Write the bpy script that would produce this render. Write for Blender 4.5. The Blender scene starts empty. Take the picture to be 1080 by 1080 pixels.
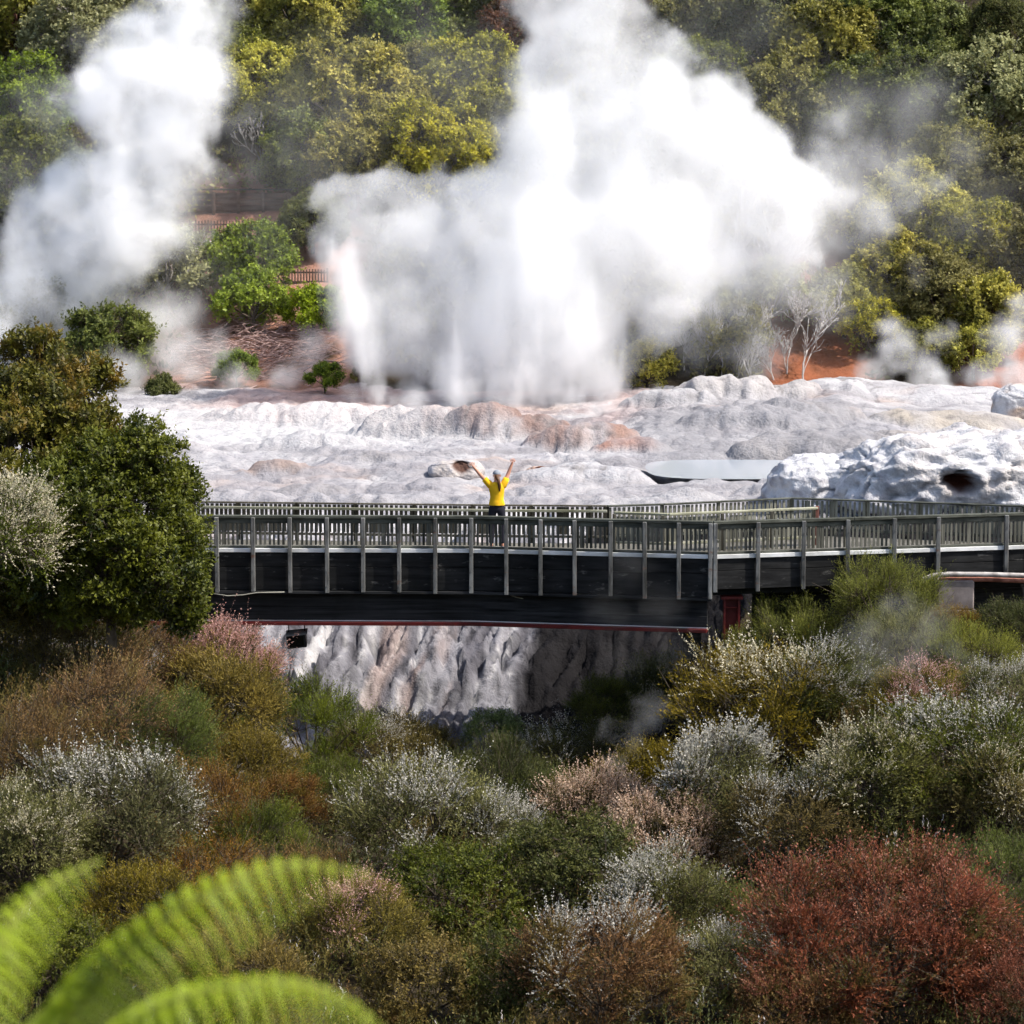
import bpy, bmesh, math, random
import numpy as np
from mathutils import Vector, Matrix

# ------------------------------------------------------------------ scene basics
scene = bpy.context.scene
COL = scene.collection
PI = math.pi
CAMZ = 20.0
F = 3000.0
PITCH = math.radians(6.5)
CP, SP = math.cos(PITCH), math.sin(PITCH)

def ray(px, py):
    """world direction (per metre of Y) of a photograph pixel"""
    u, v = (px - 540) / F, (540 - py) / F
    d = Vector((u, CP + v * SP, -SP + v * CP))
    return d / d.y

def at(px, py, Y):
    d = ray(px, py)
    return Vector((d.x * Y, Y, CAMZ + d.z * Y))

# ------------------------------------------------------------------ numpy noise
_rng = np.random.RandomState(7)
_perm = _rng.permutation(256)
_perm = np.concatenate([_perm, _perm, _perm])
_g = _rng.normal(size=(256, 3))
_g /= np.linalg.norm(_g, axis=1)[:, None]

def pn(x, y, z=0.0):
    x, y, z = np.broadcast_arrays(np.asarray(x, float), np.asarray(y, float), np.asarray(z, float))
    xi, yi, zi = np.floor(x).astype(int), np.floor(y).astype(int), np.floor(z).astype(int)
    xf, yf, zf = x - xi, y - yi, z - zi
    xi &= 255; yi &= 255; zi &= 255
    u, v, w = [t * t * t * (t * (t * 6 - 15) + 10) for t in (xf, yf, zf)]
    r = 0
    for dx in (0, 1):
        for dy in (0, 1):
            for dz in (0, 1):
                h = _perm[_perm[_perm[xi + dx] + yi + dy] + zi + dz]
                g = _g[h]
                dot = g[..., 0] * (xf - dx) + g[..., 1] * (yf - dy) + g[..., 2] * (zf - dz)
                r = r + dot * (u if dx else 1 - u) * (v if dy else 1 - v) * (w if dz else 1 - w)
    return r * 1.5

def fbm(x, y, z=0.0, o=4, gain=0.5):
    s, a = 0, 1.0
    for i in range(o):
        s = s + a * pn(x * 2 ** i + 17.3 * i, y * 2 ** i + 5.1 * i, z * 2 ** i if np.ndim(z) else z + 3.7 * i)
        a *= gain
    return s

def ss(a, b, t):
    t = np.clip((np.asarray(t, float) - a) / (b - a), 0, 1)
    return t * t * (3 - 2 * t)

# ------------------------------------------------------------------ object helpers
def link(o, parent=None):
    COL.objects.link(o)
    if parent is not None:
        o.parent = parent
    return o

def tag(o, label=None, cat=None, group=None, kind=None):
    if label: o['label'] = label
    if cat: o['category'] = cat
    if group: o['group'] = group
    if kind: o['kind'] = kind
    return o

def empty(name, loc, label, cat, group=None, rz=0):
    o = bpy.data.objects.new(name, None)
    o.empty_display_size = 0.3
    o.location = loc
    o.rotation_euler = (0, 0, rz)
    link(o)
    return tag(o, label, cat, group)

def mesh_obj(name, me, mats, parent=None):
    o = bpy.data.objects.new(name, me)
    for m in (mats if isinstance(mats, (list, tuple)) else [mats]):
        me.materials.append(m)
    return link(o, parent)

def np_mesh(name, verts, faces, n=4, smooth=False, mat_idx=None, attrs=None, cols=None):
    me = bpy.data.meshes.new(name)
    verts = np.ascontiguousarray(verts, np.float32)
    faces = np.ascontiguousarray(faces, np.int32)
    nf = len(faces)
    me.vertices.add(len(verts)); me.vertices.foreach_set('co', verts.ravel())
    me.loops.add(nf * n); me.loops.foreach_set('vertex_index', faces.ravel())
    me.polygons.add(nf)
    me.polygons.foreach_set('loop_start', np.arange(0, nf * n, n, dtype=np.int32))
    if smooth:
        me.polygons.foreach_set('use_smooth', np.ones(nf, bool))
    if mat_idx is not None:
        me.polygons.foreach_set('material_index', np.ascontiguousarray(mat_idx, np.int32))
    me.update(calc_edges=True)
    for k, v in (attrs or {}).items():
        a = me.attributes.new(k, 'FLOAT', 'POINT')
        a.data.foreach_set('value', np.ascontiguousarray(v, np.float32))
    for k, v in (cols or {}).items():
        a = me.attributes.new(k, 'FLOAT_COLOR', 'POINT')
        v = np.concatenate([v, np.ones((len(v), 1))], 1)
        a.data.foreach_set('color', np.ascontiguousarray(v, np.float32).ravel())
    return me

class MB:
    """collects boxes, bars, tubes into one mesh"""
    def __init__(s):
        s.bm = bmesh.new()
    def box(s, c, size, rz=0, rx=0, ry=0, bev=0.0):
        M = Matrix.Translation(c) @ Matrix.Rotation(rz, 4, 'Z') @ Matrix.Rotation(ry, 4, 'Y') @ Matrix.Rotation(rx, 4, 'X') @ Matrix.Diagonal((*size, 1))
        g = bmesh.ops.create_cube(s.bm, size=1, matrix=M)
        if bev:
            es = list({e for v in g['verts'] for e in v.link_edges})
            bmesh.ops.bevel(s.bm, geom=es, offset=bev, segments=1, affect='EDGES')
        return s
    def bar(s, a, b, w, h, bev=0.0):
        """a rectangular bar from a to b, w across, h high (top stays level across)"""
        a, b = Vector(a), Vector(b)
        d = b - a
        L = d.length
        x = d.normalized()
        up = Vector((0, 0, 1)) if abs(x.z) < 0.95 else Vector((0, 1, 0))
        y = up.cross(x).normalized()
        z = x.cross(y)
        R = Matrix((x, y, z)).transposed().to_4x4()
        M = Matrix.Translation((a + b) / 2) @ R @ Matrix.Diagonal((L, w, h, 1))
        g = bmesh.ops.create_cube(s.bm, size=1, matrix=M)
        if bev:
            es = list({e for v in g['verts'] for e in v.link_edges})
            bmesh.ops.bevel(s.bm, geom=es, offset=bev, segments=1, affect='EDGES')
        return s
    def tube(s, pts, radii, n=6):
        pts = [Vector(p) for p in pts]
        if not isinstance(radii, (list, tuple)):
            radii = [radii] * len(pts)
        rings = []
        for i, p in enumerate(pts):
            t = (pts[min(i + 1, len(pts) - 1)] - pts[max(i - 1, 0)]).normalized()
            up = Vector((0, 0, 1)) if abs(t.z) < 0.9 else Vector((1, 0, 0))
            a = up.cross(t).normalized(); b = t.cross(a)
            rings.append([s.bm.verts.new(p + radii[i] * (math.cos(2 * PI * k / n) * a + math.sin(2 * PI * k / n) * b)) for k in range(n)])
        for r0, r1 in zip(rings, rings[1:]):
            for k in range(n):
                s.bm.faces.new((r0[k], r0[(k + 1) % n], r1[(k + 1) % n], r1[k])).smooth = True
        s.bm.faces.new(list(reversed(rings[0]))); s.bm.faces.new(rings[-1])
        return s
    def build(s, name, mat, parent=None):
        me = bpy.data.meshes.new(name)
        s.bm.normal_update()
        s.bm.to_mesh(me); s.bm.free()
        return mesh_obj(name, me, mat, parent)

# ------------------------------------------------------------------ material helpers
class NT:
    def __init__(s, name):
        s.m = bpy.data.materials.new(name); s.m.use_nodes = True
        s.t = s.m.node_tree; s.t.nodes.clear()
        s.out = s.t.nodes.new('ShaderNodeOutputMaterial')
    def n(s, typ, **kw):
        nd = s.t.nodes.new(typ)
        for k, v in kw.items():
            if k.startswith('i_'):
                k = k[2:]
                key = int(k) if k.isdigit() else k.replace('_', ' ')
                s.set(nd, key, v)
            else:
                setattr(nd, k, v)
        return nd
    def set(s, nd, key, v):
        if isinstance(v, bpy.types.NodeSocket):
            s.t.links.new(v, nd.inputs[key])
        else:
            nd.inputs[key].default_value = v
    def math(s, op, a, b=None, c=None, clamp=False):
        nd = s.n('ShaderNodeMath', operation=op, use_clamp=clamp)
        for i, v in enumerate((a, b, c)):
            if v is not None: s.set(nd, i, v)
        return nd.outputs[0]
    def vmath(s, op, a, b=None, out=0):
        nd = s.n('ShaderNodeVectorMath', operation=op)
        s.set(nd, 0, a)
        if b is not None: s.set(nd, 1, b)
        return nd.outputs[out]
    def noise(s, vec, scale, detail=3, rough=0.5, out='Fac', dist=0):
        nd = s.n('ShaderNodeTexNoise')
        s.set(nd, 'Vector', vec); s.set(nd, 'Scale', scale); s.set(nd, 'Detail', detail); s.set(nd, 'Roughness', rough)
        s.set(nd, 'Distortion', dist)
        return nd.outputs[out]
    def ramp(s, fac, stops):
        nd = s.n('ShaderNodeValToRGB')
        els = nd.color_ramp.elements
        while len(els) < len(stops): els.new(0.5)
        for e, (p, c) in zip(els, stops):
            e.position = p; e.color = (*c, 1) if len(c) == 3 else c
        s.set(nd, 'Fac', fac)
        return nd.outputs[0]
    def mix(s, fac, a, b, blend='MIX'):
        nd = s.n('ShaderNodeMix', data_type='RGBA', blend_type=blend)
        s.set(nd, 0, fac)
        for k, v in ((6, a), (7, b)):
            s.set(nd, k, v if isinstance(v, bpy.types.NodeSocket) else (*v[:3], 1))
        return nd.outputs[2]
    def maprange(s, v, a, b, c, d, smooth=False):
        nd = s.n('ShaderNodeMapRange', interpolation_type='SMOOTHSTEP' if smooth else 'LINEAR')
        for i, x in enumerate((v, a, b, c, d)): s.set(nd, i, x)
        return nd.outputs[0]
    def obj(s): return s.n('ShaderNodeTexCoord').outputs['Object']
    def pos(s): return s.n('ShaderNodeNewGeometry').outputs['Position']
    def attr(s, name, out='Color'):
        return s.n('ShaderNodeAttribute', attribute_name=name).outputs[out]
    def rand(s): return s.n('ShaderNodeObjectInfo').outputs['Random']
    def bsdf(s, col, rough=0.8, bump=None, bstr=0.3, bdist=0.02, spec=0.3, metal=0.0):
        b = s.n('ShaderNodeBsdfPrincipled')
        s.set(b, 'Base Color', col if isinstance(col, bpy.types.NodeSocket) else (*col, 1))
        s.set(b, 'Roughness', rough); s.set(b, 'Specular IOR Level', spec); s.set(b, 'Metallic', metal)
        if bump is not None:
            bn = s.n('ShaderNodeBump'); s.set(bn, 'Height', bump); s.set(bn, 'Strength', bstr); s.set(bn, 'Distance', bdist)
            s.set(b, 'Normal', bn.outputs[0])
        s.t.links.new(b.outputs[0], s.out.inputs[0])
        return s.m

# ------------------------------------------------------------------ camera, world, sun
cam = bpy.data.cameras.new('camera'); camo = bpy.data.objects.new('camera', cam); link(camo)
camo.location = (0, 0, CAMZ); camo.rotation_euler = (PI / 2 - PITCH, 0, 0)
cam.sensor_width = 36; cam.lens = F / 1080 * 36
cam.clip_start = 0.1; cam.clip_end = 8000
cam.dof.use_dof = True; cam.dof.focus_distance = 62; cam.dof.aperture_fstop = 3.6
scene.camera = camo

SUN_AZ = math.radians(104)     # clockwise from +Y (the view): from the right
SUN_EL = math.radians(52)
sdir = Vector((math.sin(SUN_AZ) * math.cos(SUN_EL), math.cos(SUN_AZ) * math.cos(SUN_EL), math.sin(SUN_EL)))
sl = bpy.data.lights.new('sun', 'SUN'); sl.energy = 4.4; sl.angle = math.radians(0.5); sl.color = (1.0, 0.95, 0.87)
so = bpy.data.objects.new('sun', sl); link(so); so.location = (0, 0, 100)
so.rotation_euler = sdir.to_track_quat('Z', 'Y').to_euler()

w = bpy.data.worlds.new('World'); scene.world = w; w.use_nodes = True
wt = w.node_tree; wt.nodes.clear()
sky = wt.nodes.new('ShaderNodeTexSky'); sky.sky_type = 'NISHITA'; sky.sun_disc = False
sky.sun_elevation = SUN_EL; sky.sun_rotation = SUN_AZ; sky.dust_density = 2.5; sky.air_density = 1.0
bg = wt.nodes.new('ShaderNodeBackground'); bg.inputs[1].default_value = 0.15
wo = wt.nodes.new('ShaderNodeOutputWorld')
wt.links.new(sky.outputs[0], bg.inputs[0]); wt.links.new(bg.outputs[0], wo.inputs[0])

vs = scene.view_settings
vs.view_transform = 'Standard'; vs.look = 'None'; vs.exposure = 0.55; vs.gamma = 1.0; vs.use_curve_mapping = False
cy = scene.cycles
cy.max_bounces = 16; cy.diffuse_bounces = 3; cy.glossy_bounces = 2; cy.transmission_bounces = 3
cy.transparent_max_bounces = 8; cy.volume_bounces = 13
cy.use_denoising = True
cy.denoiser = 'OPENIMAGEDENOISE'
cy.denoising_input_passes = 'RGB_ALBEDO_NORMAL'
cy.volume_step_rate = 1.0
cy.volume_max_steps = 160
cy.use_adaptive_sampling = True
cy.adaptive_threshold = 0.05
cy.caustics_reflective = False; cy.caustics_refractive = False
# ------------------------------------------------------------------ terrain
# low crusts and mounds that are part of the sinter sheet: photo column, row, half width, half height, colour, edge hardness
MOUNDS = [
 (335, 437, 100, 16, (.66, .37, .28), .8), (250, 440, 60, 9, (.62, .45, .39), 1.0), (466, 445, 92, 27, (.41, .265, .215), .6), (552, 448, 74, 25, (.37, .26, .225), .6), (616, 453, 62, 27, (.42, .265, .21), .6),
 (668, 464, 44, 15, (.52, .30, .23), .6), (400, 452, 40, 12, (.50, .36, .30), .8),
 (930, 462, 160, 28, (.58, .52, .46), .5), (850, 446, 70, 18, (.52, .47, .43), .6), (800, 450, 90, 19, (.50, .49, .50), .5), (985, 424, 150, 17, (.62, .61, .62), .6), (765, 424, 60, 24, (.60, .57, .55), .45),
 (706, 432, 52, 17, (.62, .61, .61), .5), (820, 428, 44, 15, (.58, .55, .53), .5), (1010, 446, 90, 18, (.56, .50, .42), .5), (900, 500, 120, 20, (.52, .51, .52), .6), (740, 512, 60, 10, (.5, .49, .5), .7), (620, 490, 92, 17, (.60, .59, .60), .55), (286, 486, 46, 10, (.42, .33, .29), .9), (225, 508, 80, 12, (.46, .45, .465), .9),
 (400, 512, 100, 11, (.45, .44, .455), .9), (392, 480, 44, 9, (.42, .40, .40), .8), (690, 518, 100, 9, (.50, .49, .50), .8), (500, 516, 60, 8, (.44, .43, .45), .9), (180, 470, 60, 10, (.52, .50, .51), 1.0),
 (330, 500, 50, 10, (.40, .385, .39), .8), (560, 508, 50, 7, (.47, .46, .475), .8), (330, 465, 70, 8, (.58, .565, .57), .9)]
_MW = []
for _px, _py, _rx, _ry, _c, _e in MOUNDS:
    _d = ray(_px, _py + _ry * .7)
    _Y = -8.0 / _d.z
    _R = _rx / F * _Y
    _MW.append((_d.x * _Y, _Y + _R * .42, _R, _R * .42, 1.0 * _ry / F * _Y, _c, _e))

def mounds(x, y):
    wx = x + .30 * fbm(x * .7, y * .7, 40.0, 4); wy = y + .35 * fbm(x * .7, y * .5, 44.0, 4)
    out = []
    for mx, my, rx, ry, h, c, e in _MW:
        r2 = ((wx - mx) / rx) ** 2 + ((wy - my) / ry) ** 2
        out.append(h * np.clip(1 - r2, 0, 1) ** e)
    return out

def ground_h(x, y, fine=False):
    """height (world z) of the ground at x, y"""
    x = np.asarray(x, float); y = np.asarray(y, float)
    low = np.maximum(-1.7 - 0.34 * np.maximum(y, 0), -12.6)
    low = np.where(y < 0, -1.7, low)
    low = low + 3.1 * ss(-2.5, -9, x) * ss(36, 51, y)
    low = low + 2.9 * ss(2.0, 8, x) * ss(42, 55, y)
    low = low - 1.0 * np.exp(-((x - 1.5) / 3.5) ** 2) * ss(50, 57, y)
    low = low + 0.25 * fbm(x * .22, y * .22, 1.3, 3)
    sw = (np.clip(y, 72, 105) - 73) / 31 * 6 + 1.3 * fbm(x * .10, y * .10, 21.0, 3)
    fr = sw - np.floor(sw)
    sw = np.floor(sw) + ss(.72, 1.0, fr)
    calm = ss(2.5, 4.5, x) * (1 - ss(9.5, 11.5, x)) * ss(77, 79.5, y) * (1 - ss(86, 89, y))
    sw = sw * (1 - calm) + 2.2 * calm
    terr = -8.32 + 0.12 * sw
    t = np.clip((y - 61.4) / 10.0, 0, 1)
    f = 1 - (1 - t) ** 1.7
    z = low + (terr - low) * f
    on_t = ss(71.0, 74, y) * (1 - ss(104, 108, y))
    z = z + on_t * (1 - .8 * calm) * 0.12 * fbm(x * .30, y * .16, 4.0, 4)
    # the pool basin and the grey bank behind it
    pool = ss(3.2, 4.6, x) * (1 - ss(8.0, 9.4, x)) * ss(78.6, 80.4, y) * (1 - ss(84.8, 86.6, y))
    z = z - 0.55 * pool
    bank = ss(2.5, 5, x) * (1 - ss(11, 14, x)) * ss(86.0, 92, y) * (1 - ss(103, 107, y))
    z = z + 0.35 * bank
    hill = np.maximum(y - 106.5, 0)
    hz = 0.50 * hill - 0.8 * (1 - np.exp(-hill / 2.0))
    hz = hz + ss(2, 20, hill) * 1.2 * fbm(x * .07, y * .07, 8.0, 3)
    cap = 46.0
    hz = cap * np.tanh(hz / cap)
    z = z + hz
    if fine:
        casc = ss(60.8, 62.3, y) * (1 - ss(71.5, 73.5, y))
        wx = x + 0.35 * pn(x * .5, y * .5, 3.1) - 0.18 * (y - 66)
        rid = 1 - np.abs(pn(wx * 1.3, y * .22, 2.0)) * 2
        rid2 = 1 - np.abs(pn(wx * 3.1 + 9, y * .5, 6.0)) * 2
        z = z + casc * (0.15 * (rid - .7) + 0.16 * (rid2 - .7) + 0.10 * (1 - 3 * np.abs(pn(wx * 4.4 + 3, y * .8, 23.0))) + 0.13 * fbm(x * 3.2, y * .9, 1.0, 4) + 0.10 * (1 - 3 * np.abs(pn(wx * 7.3, y * .7, 3.0))) + 0.22 * fbm(x * .45, y * .5, 12.0, 2))
        # stepped rims and crusts of the sinter flat
        q = fbm(x * .33 + 3, y * .20, 2.5, 3) * 3.0
        st = q - np.floor(q)
        rim = (np.floor(q) + ss(0.62, 1.0, st)) / 3.0
        z = z + on_t * (0.16 * rim + 0.05 * fbm(x * 1.4, y * .9, 7.0, 4) * 1.0)
        z = z + on_t * (1 - .85 * calm) * (0.08 * np.abs(fbm(x * .7 + 4, y * .25, 9.0, 4)) + .045 * fbm(x * 3.0, y * 1.6, 19.0, 3) - .10 * np.clip(1 - np.abs(pn(x * .5 + 8, y * .35, 14.0)) / .07, 0, 1))
        mm = mounds(x, y)
        for m_ in mm:
            z = z + on_t * m_
        tot = np.clip(sum(mm), 0, 1)
        z = z + on_t * tot * (.10 * fbm(x * 1.3, y * 1.0, 33.0, 4) - .09 * np.clip(1 - np.abs(pn(x * .8 + .3 * pn(x * 2.1, y * 2.1, 3.0), y * .6, 51.0)) / .06, 0, 1))
        soil = 1 - np.clip(casc + on_t, 0, 1)
        near = (y > -20) & (y < 240)
        z = z + np.where(near, soil * 0.07 * fbm(x * .9, y * .9, 5.0, 3), 0)
    return CAMZ + z

def lines(segs):
    out = []
    for a, b, st in segs:
        out.append(np.arange(a, b, st))
    return np.concatenate(out)

gx = lines([(13.2, 32, .4), (32, 110, 4)])
gx = np.concatenate([gx, 110 * 1.35 ** np.arange(0, 11)])
gx = np.concatenate([-gx[::-1], np.arange(-13.1, 13.2, .09), gx])
gy = lines([(-60, 28, 2.0), (28, 61.5, .35), (61.5, 73, .07), (73, 108, .13), (108, 172, .5), (172, 280, 4)])
gy = np.concatenate([-60 - 40 * 1.6 ** np.arange(7, -1, -1), gy, 280 * 1.3 ** np.arange(0, 10)])
XX, YY = np.meshgrid(gx, gy)
ZZ = ground_h(XX, YY, True)
nxg, nyg = len(gx), len(gy)
idx = np.arange(nxg * nyg).reshape(nyg, nxg)
faces = np.stack([idx[:-1, :-1], idx[:-1, 1:], idx[1:, 1:], idx[1:, :-1]], -1).reshape(-1, 4)

# albedo by kind of ground: soil, sinter, red earth, dark bank with painted shade
def lerp3(a, b, t):
    return a + (np.asarray(b) - a) * t[..., None]
soilc = np.zeros(XX.shape + (3,)) + np.array([.045, .035, .022])
sint = np.zeros_like(soilc) + np.array([.57, .557, .563])
n1 = fbm(XX * .35, YY * .22, 0.5, 4)
n2 = fbm(XX * 1.1, YY * .6, 3.5, 4)
n3 = fbm(XX * .16, YY * .12, 6.5, 3)
sint = lerp3(sint, [.46, .45, .475], ss(.05, .6, n1) * .8)
sint = lerp3(sint, [.36, .35, .37], ss(.15, .7, n2) * .75)
sint = lerp3(sint, [.60, .43, .33], ss(.25, .75, fbm(XX * .3 + 30, YY * .22, 9.5, 3)) * .5)
q_ = (np.clip(YY, 72, 105) - 73) / 31 * 6 + 1.3 * fbm(XX * .10, YY * .10, 21.0, 3)
fr_ = q_ - np.floor(q_)
sint = lerp3(sint, [.33, .32, .335], ss(.60, .80, fr_) * (1 - ss(.93, 1.0, fr_)) * .75)  # darker grey band along each step rise
sint = lerp3(sint, [.30, .29, .31], np.clip(1 - np.abs(pn(XX * .5 + 8, YY * .35, 14.0)) / .05, 0, 1) * .7)
sint = lerp3(sint, [.40, .385, .40], (1 - ss(80, 87, YY)) * np.clip(.6 + .9 * fbm(XX * .6, YY * .2, 15.0, 4), 0, 1) * .85)
# salmon pink crust round the vents
pink = ss(93, 100, YY) * (1 - ss(106, 108, YY)) * (1 - ss(3.5, 6.5, XX)) * ss(-14, -9, XX)
sint = lerp3(sint, [.62, .36, .29], pink * np.clip(.55 + .8 * n3 + .5 * n1, 0, 1) * .85)
for (mx, my, rx, ry, h, c_, e), m_ in zip(_MW, mounds(XX, YY)):
    sint = lerp3(sint, c_, np.clip(m_ / h * 2.2, 0, 1) * np.clip(.75 + .8 * n2, .15, 1))
crk_ = np.clip(1 - np.abs(pn(XX * .8 + .3 * pn(XX * 2.1, YY * 2.1, 3.0), YY * .6, 51.0)) / .05, 0, 1) * np.clip(sum(mounds(XX, YY)) * 3, 0, 1)
sint = lerp3(sint, [.20, .185, .18], crk_ * .75)
# whiter sheet, left
bright = ss(86, 92, YY) * (1 - ss(99, 102, YY)) * (1 - ss(-4, 0, XX))
sint = lerp3(sint, [.70, .69, .69], bright * .8)
# grey wet mud about the pool
mud = ss(3, 5, XX) * (1 - ss(10.5, 13, XX)) * ss(77, 80, YY) * (1 - ss(97, 101, YY))
sint = lerp3(sint, [.36, .355, .37], mud * np.clip(.75 + .6 * n1, 0, 1))
# the cascade: grey-lilac with pale streaks
cas = ss(57.5, 58.5, YY) * (1 - ss(71, 73.5, YY))
wx = XX - 0.22 * (YY - 66) + .15 * n2
strk = fbm(wx * 3.0, YY * .22, 2.2, 5, .68)
cc = np.zeros_like(soilc) + np.array([.23, .225, .245])
cc = lerp3(cc, [.11, .106, .12], ss(.0, .5, strk))
cc = lerp3(cc, [.50, .485, .485], ss(.18, .62, -strk) * .85)
cc = lerp3(cc, [.36, .25, .20], ss(.3, .7, fbm(wx * 1.3 + 7, YY * .14, 4.4, 3)) * .5)
cc = lerp3(cc, [.60, .59, .60], ss(69.0, 71.5, YY) * .7)
cc = cc * (1 - .45 * ss(.0, .5, fbm(XX * 2.4, YY * 1.6, 8.8, 4)))[..., None]
sint = sint * np.array([.72, .715, .72])
sint = lerp3(sint, cc, cas)
dark = ss(.2, .9, XX - 0.30 * (YY - 66) + .5 * n2) * (1 - ss(70.5, 73.5, YY)) * (YY > 55)  # shade under the bridge painted into the dark rock right of the cascade
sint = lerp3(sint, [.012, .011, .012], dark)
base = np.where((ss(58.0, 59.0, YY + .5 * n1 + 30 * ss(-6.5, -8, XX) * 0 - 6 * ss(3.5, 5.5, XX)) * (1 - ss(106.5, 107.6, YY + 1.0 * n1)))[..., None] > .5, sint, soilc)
onhill = ss(106, 107.5, YY + .5 * n1)
redA = onhill * ss(9.3, 10.2, XX) * (1 - ss(13.2, 14.4, XX)) * (1 - ss(116, 119, YY))
redB = onhill * ss(-15, -12.0, XX) * (1 - ss(-7.0, -5.5, XX)) * (1 - ss(122, 128, YY))
redC = onhill * ss(16.5, 17.5, XX) * (1 - ss(112, 114, YY))
n4 = fbm(XX * 1.2, YY * 1.2, 2.0, 3)
base = lerp3(base, [.30, .105, .052], redA * np.clip(.8 + .5 * n4, 0, 1))
base = lerp3(base, [.42, .22, .16], redB * np.clip(.7 + .8 * n4, 0, 1))
base = lerp3(base, [.33, .12, .07], redC * np.clip(.8 + .5 * n4, 0, 1))
patch = ss(52, 54, YY) * (1 - ss(56.5, 58, YY)) * ss(5.8, 6.6, XX)
base = lerp3(base, [.22, .15, .12], patch * np.clip(.6 + .8 * n2, 0, 1))

T = NT('terrain')
c = T.attr('col')
p = T.pos()
f1 = T.noise(p, 2.2, 6, .62)
f2 = T.noise(p, 9.0, 4, .6)
c = T.mix(T.maprange(f1, .38, .66, 0, .42), c, T.mix(1.0, c, (.55, .545, .56), 'MULTIPLY'))
c = T.mix(T.maprange(f2, .52, .72, 0, .35), c, T.mix(1.0, c, (.5, .47, .47), 'MULTIPLY'))
vor = T.n('ShaderNodeTexVoronoi', feature='DISTANCE_TO_EDGE'); T.set(vor, 'Scale', .55)
T.set(vor, 'Vector', T.vmath('ADD', p, T.vmath('SCALE', T.noise(p, 1.2, 3, .5, 'Color'), None)))
vor.inputs['Vector'].links[0].from_node.inputs[1].links[0].from_node.inputs['Scale'].default_value = 1.2
hgt = T.math('ADD', f1, T.math('MULTIPLY', f2, .5))
terrain_mat = T.bsdf(c, T.maprange(f1, .35, .65, .65, .95), hgt, .9, .12, .07)
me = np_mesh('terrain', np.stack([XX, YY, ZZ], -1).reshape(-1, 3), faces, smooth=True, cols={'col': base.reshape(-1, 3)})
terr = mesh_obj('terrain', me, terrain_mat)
tag(terr, 'pale sinter terrace, grey cascade and the steep hillside behind it', 'terrain', kind='structure')

# water of the small pool
W = NT('pool_water')
b = W.n('ShaderNodeBsdfPrincipled'); W.set(b, 'Base Color', (.42, .46, .50, 1)); W.set(b, 'Roughness', .12)
bn = W.n('ShaderNodeBump'); W.set(bn, 'Height', W.noise(W.pos(), 3.0, 2)); W.set(bn, 'Strength', .1); W.set(bn, 'Distance', .02)
W.set(b, 'Normal', bn.outputs[0]); W.t.links.new(b.outputs[0], W.out.inputs[0])
wz = CAMZ - 8.15
mb = MB()
N = 36
ring = []
for i in range(N):
    a = 2 * PI * i / N
    ring.append(mb.bm.verts.new((6.6 + 2.7 * math.copysign(abs(math.cos(a)) ** .6, math.cos(a)), 82.6 + 2.9 * math.copysign(abs(math.sin(a)) ** .6, math.sin(a)), wz)))
mb.bm.faces.new(ring)
wat = mb.build('pool_water', W.m)
tag(wat, 'pale still hot pool set in the grey terrace', 'water', kind='structure')
# ------------------------------------------------------------------ foliage generators (all real leaves and twigs)
def unit(v):
    return v / np.maximum(np.linalg.norm(v, axis=-1, keepdims=True), 1e-9)

def kites(p, d, nrm, L, W):
    """leaf-shaped quads from base p along d"""
    side = unit(np.cross(d, nrm))
    L = L[:, None]; W = W[:, None]
    v = np.stack([p, p + d * L * .45 + side * W * .5, p + d * L, p + d * L * .45 - side * W * .5], 1)
    return v.reshape(-1, 3)

def quads(n):
    return np.arange(n * 4, dtype=np.int32).reshape(n, 4)

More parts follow.
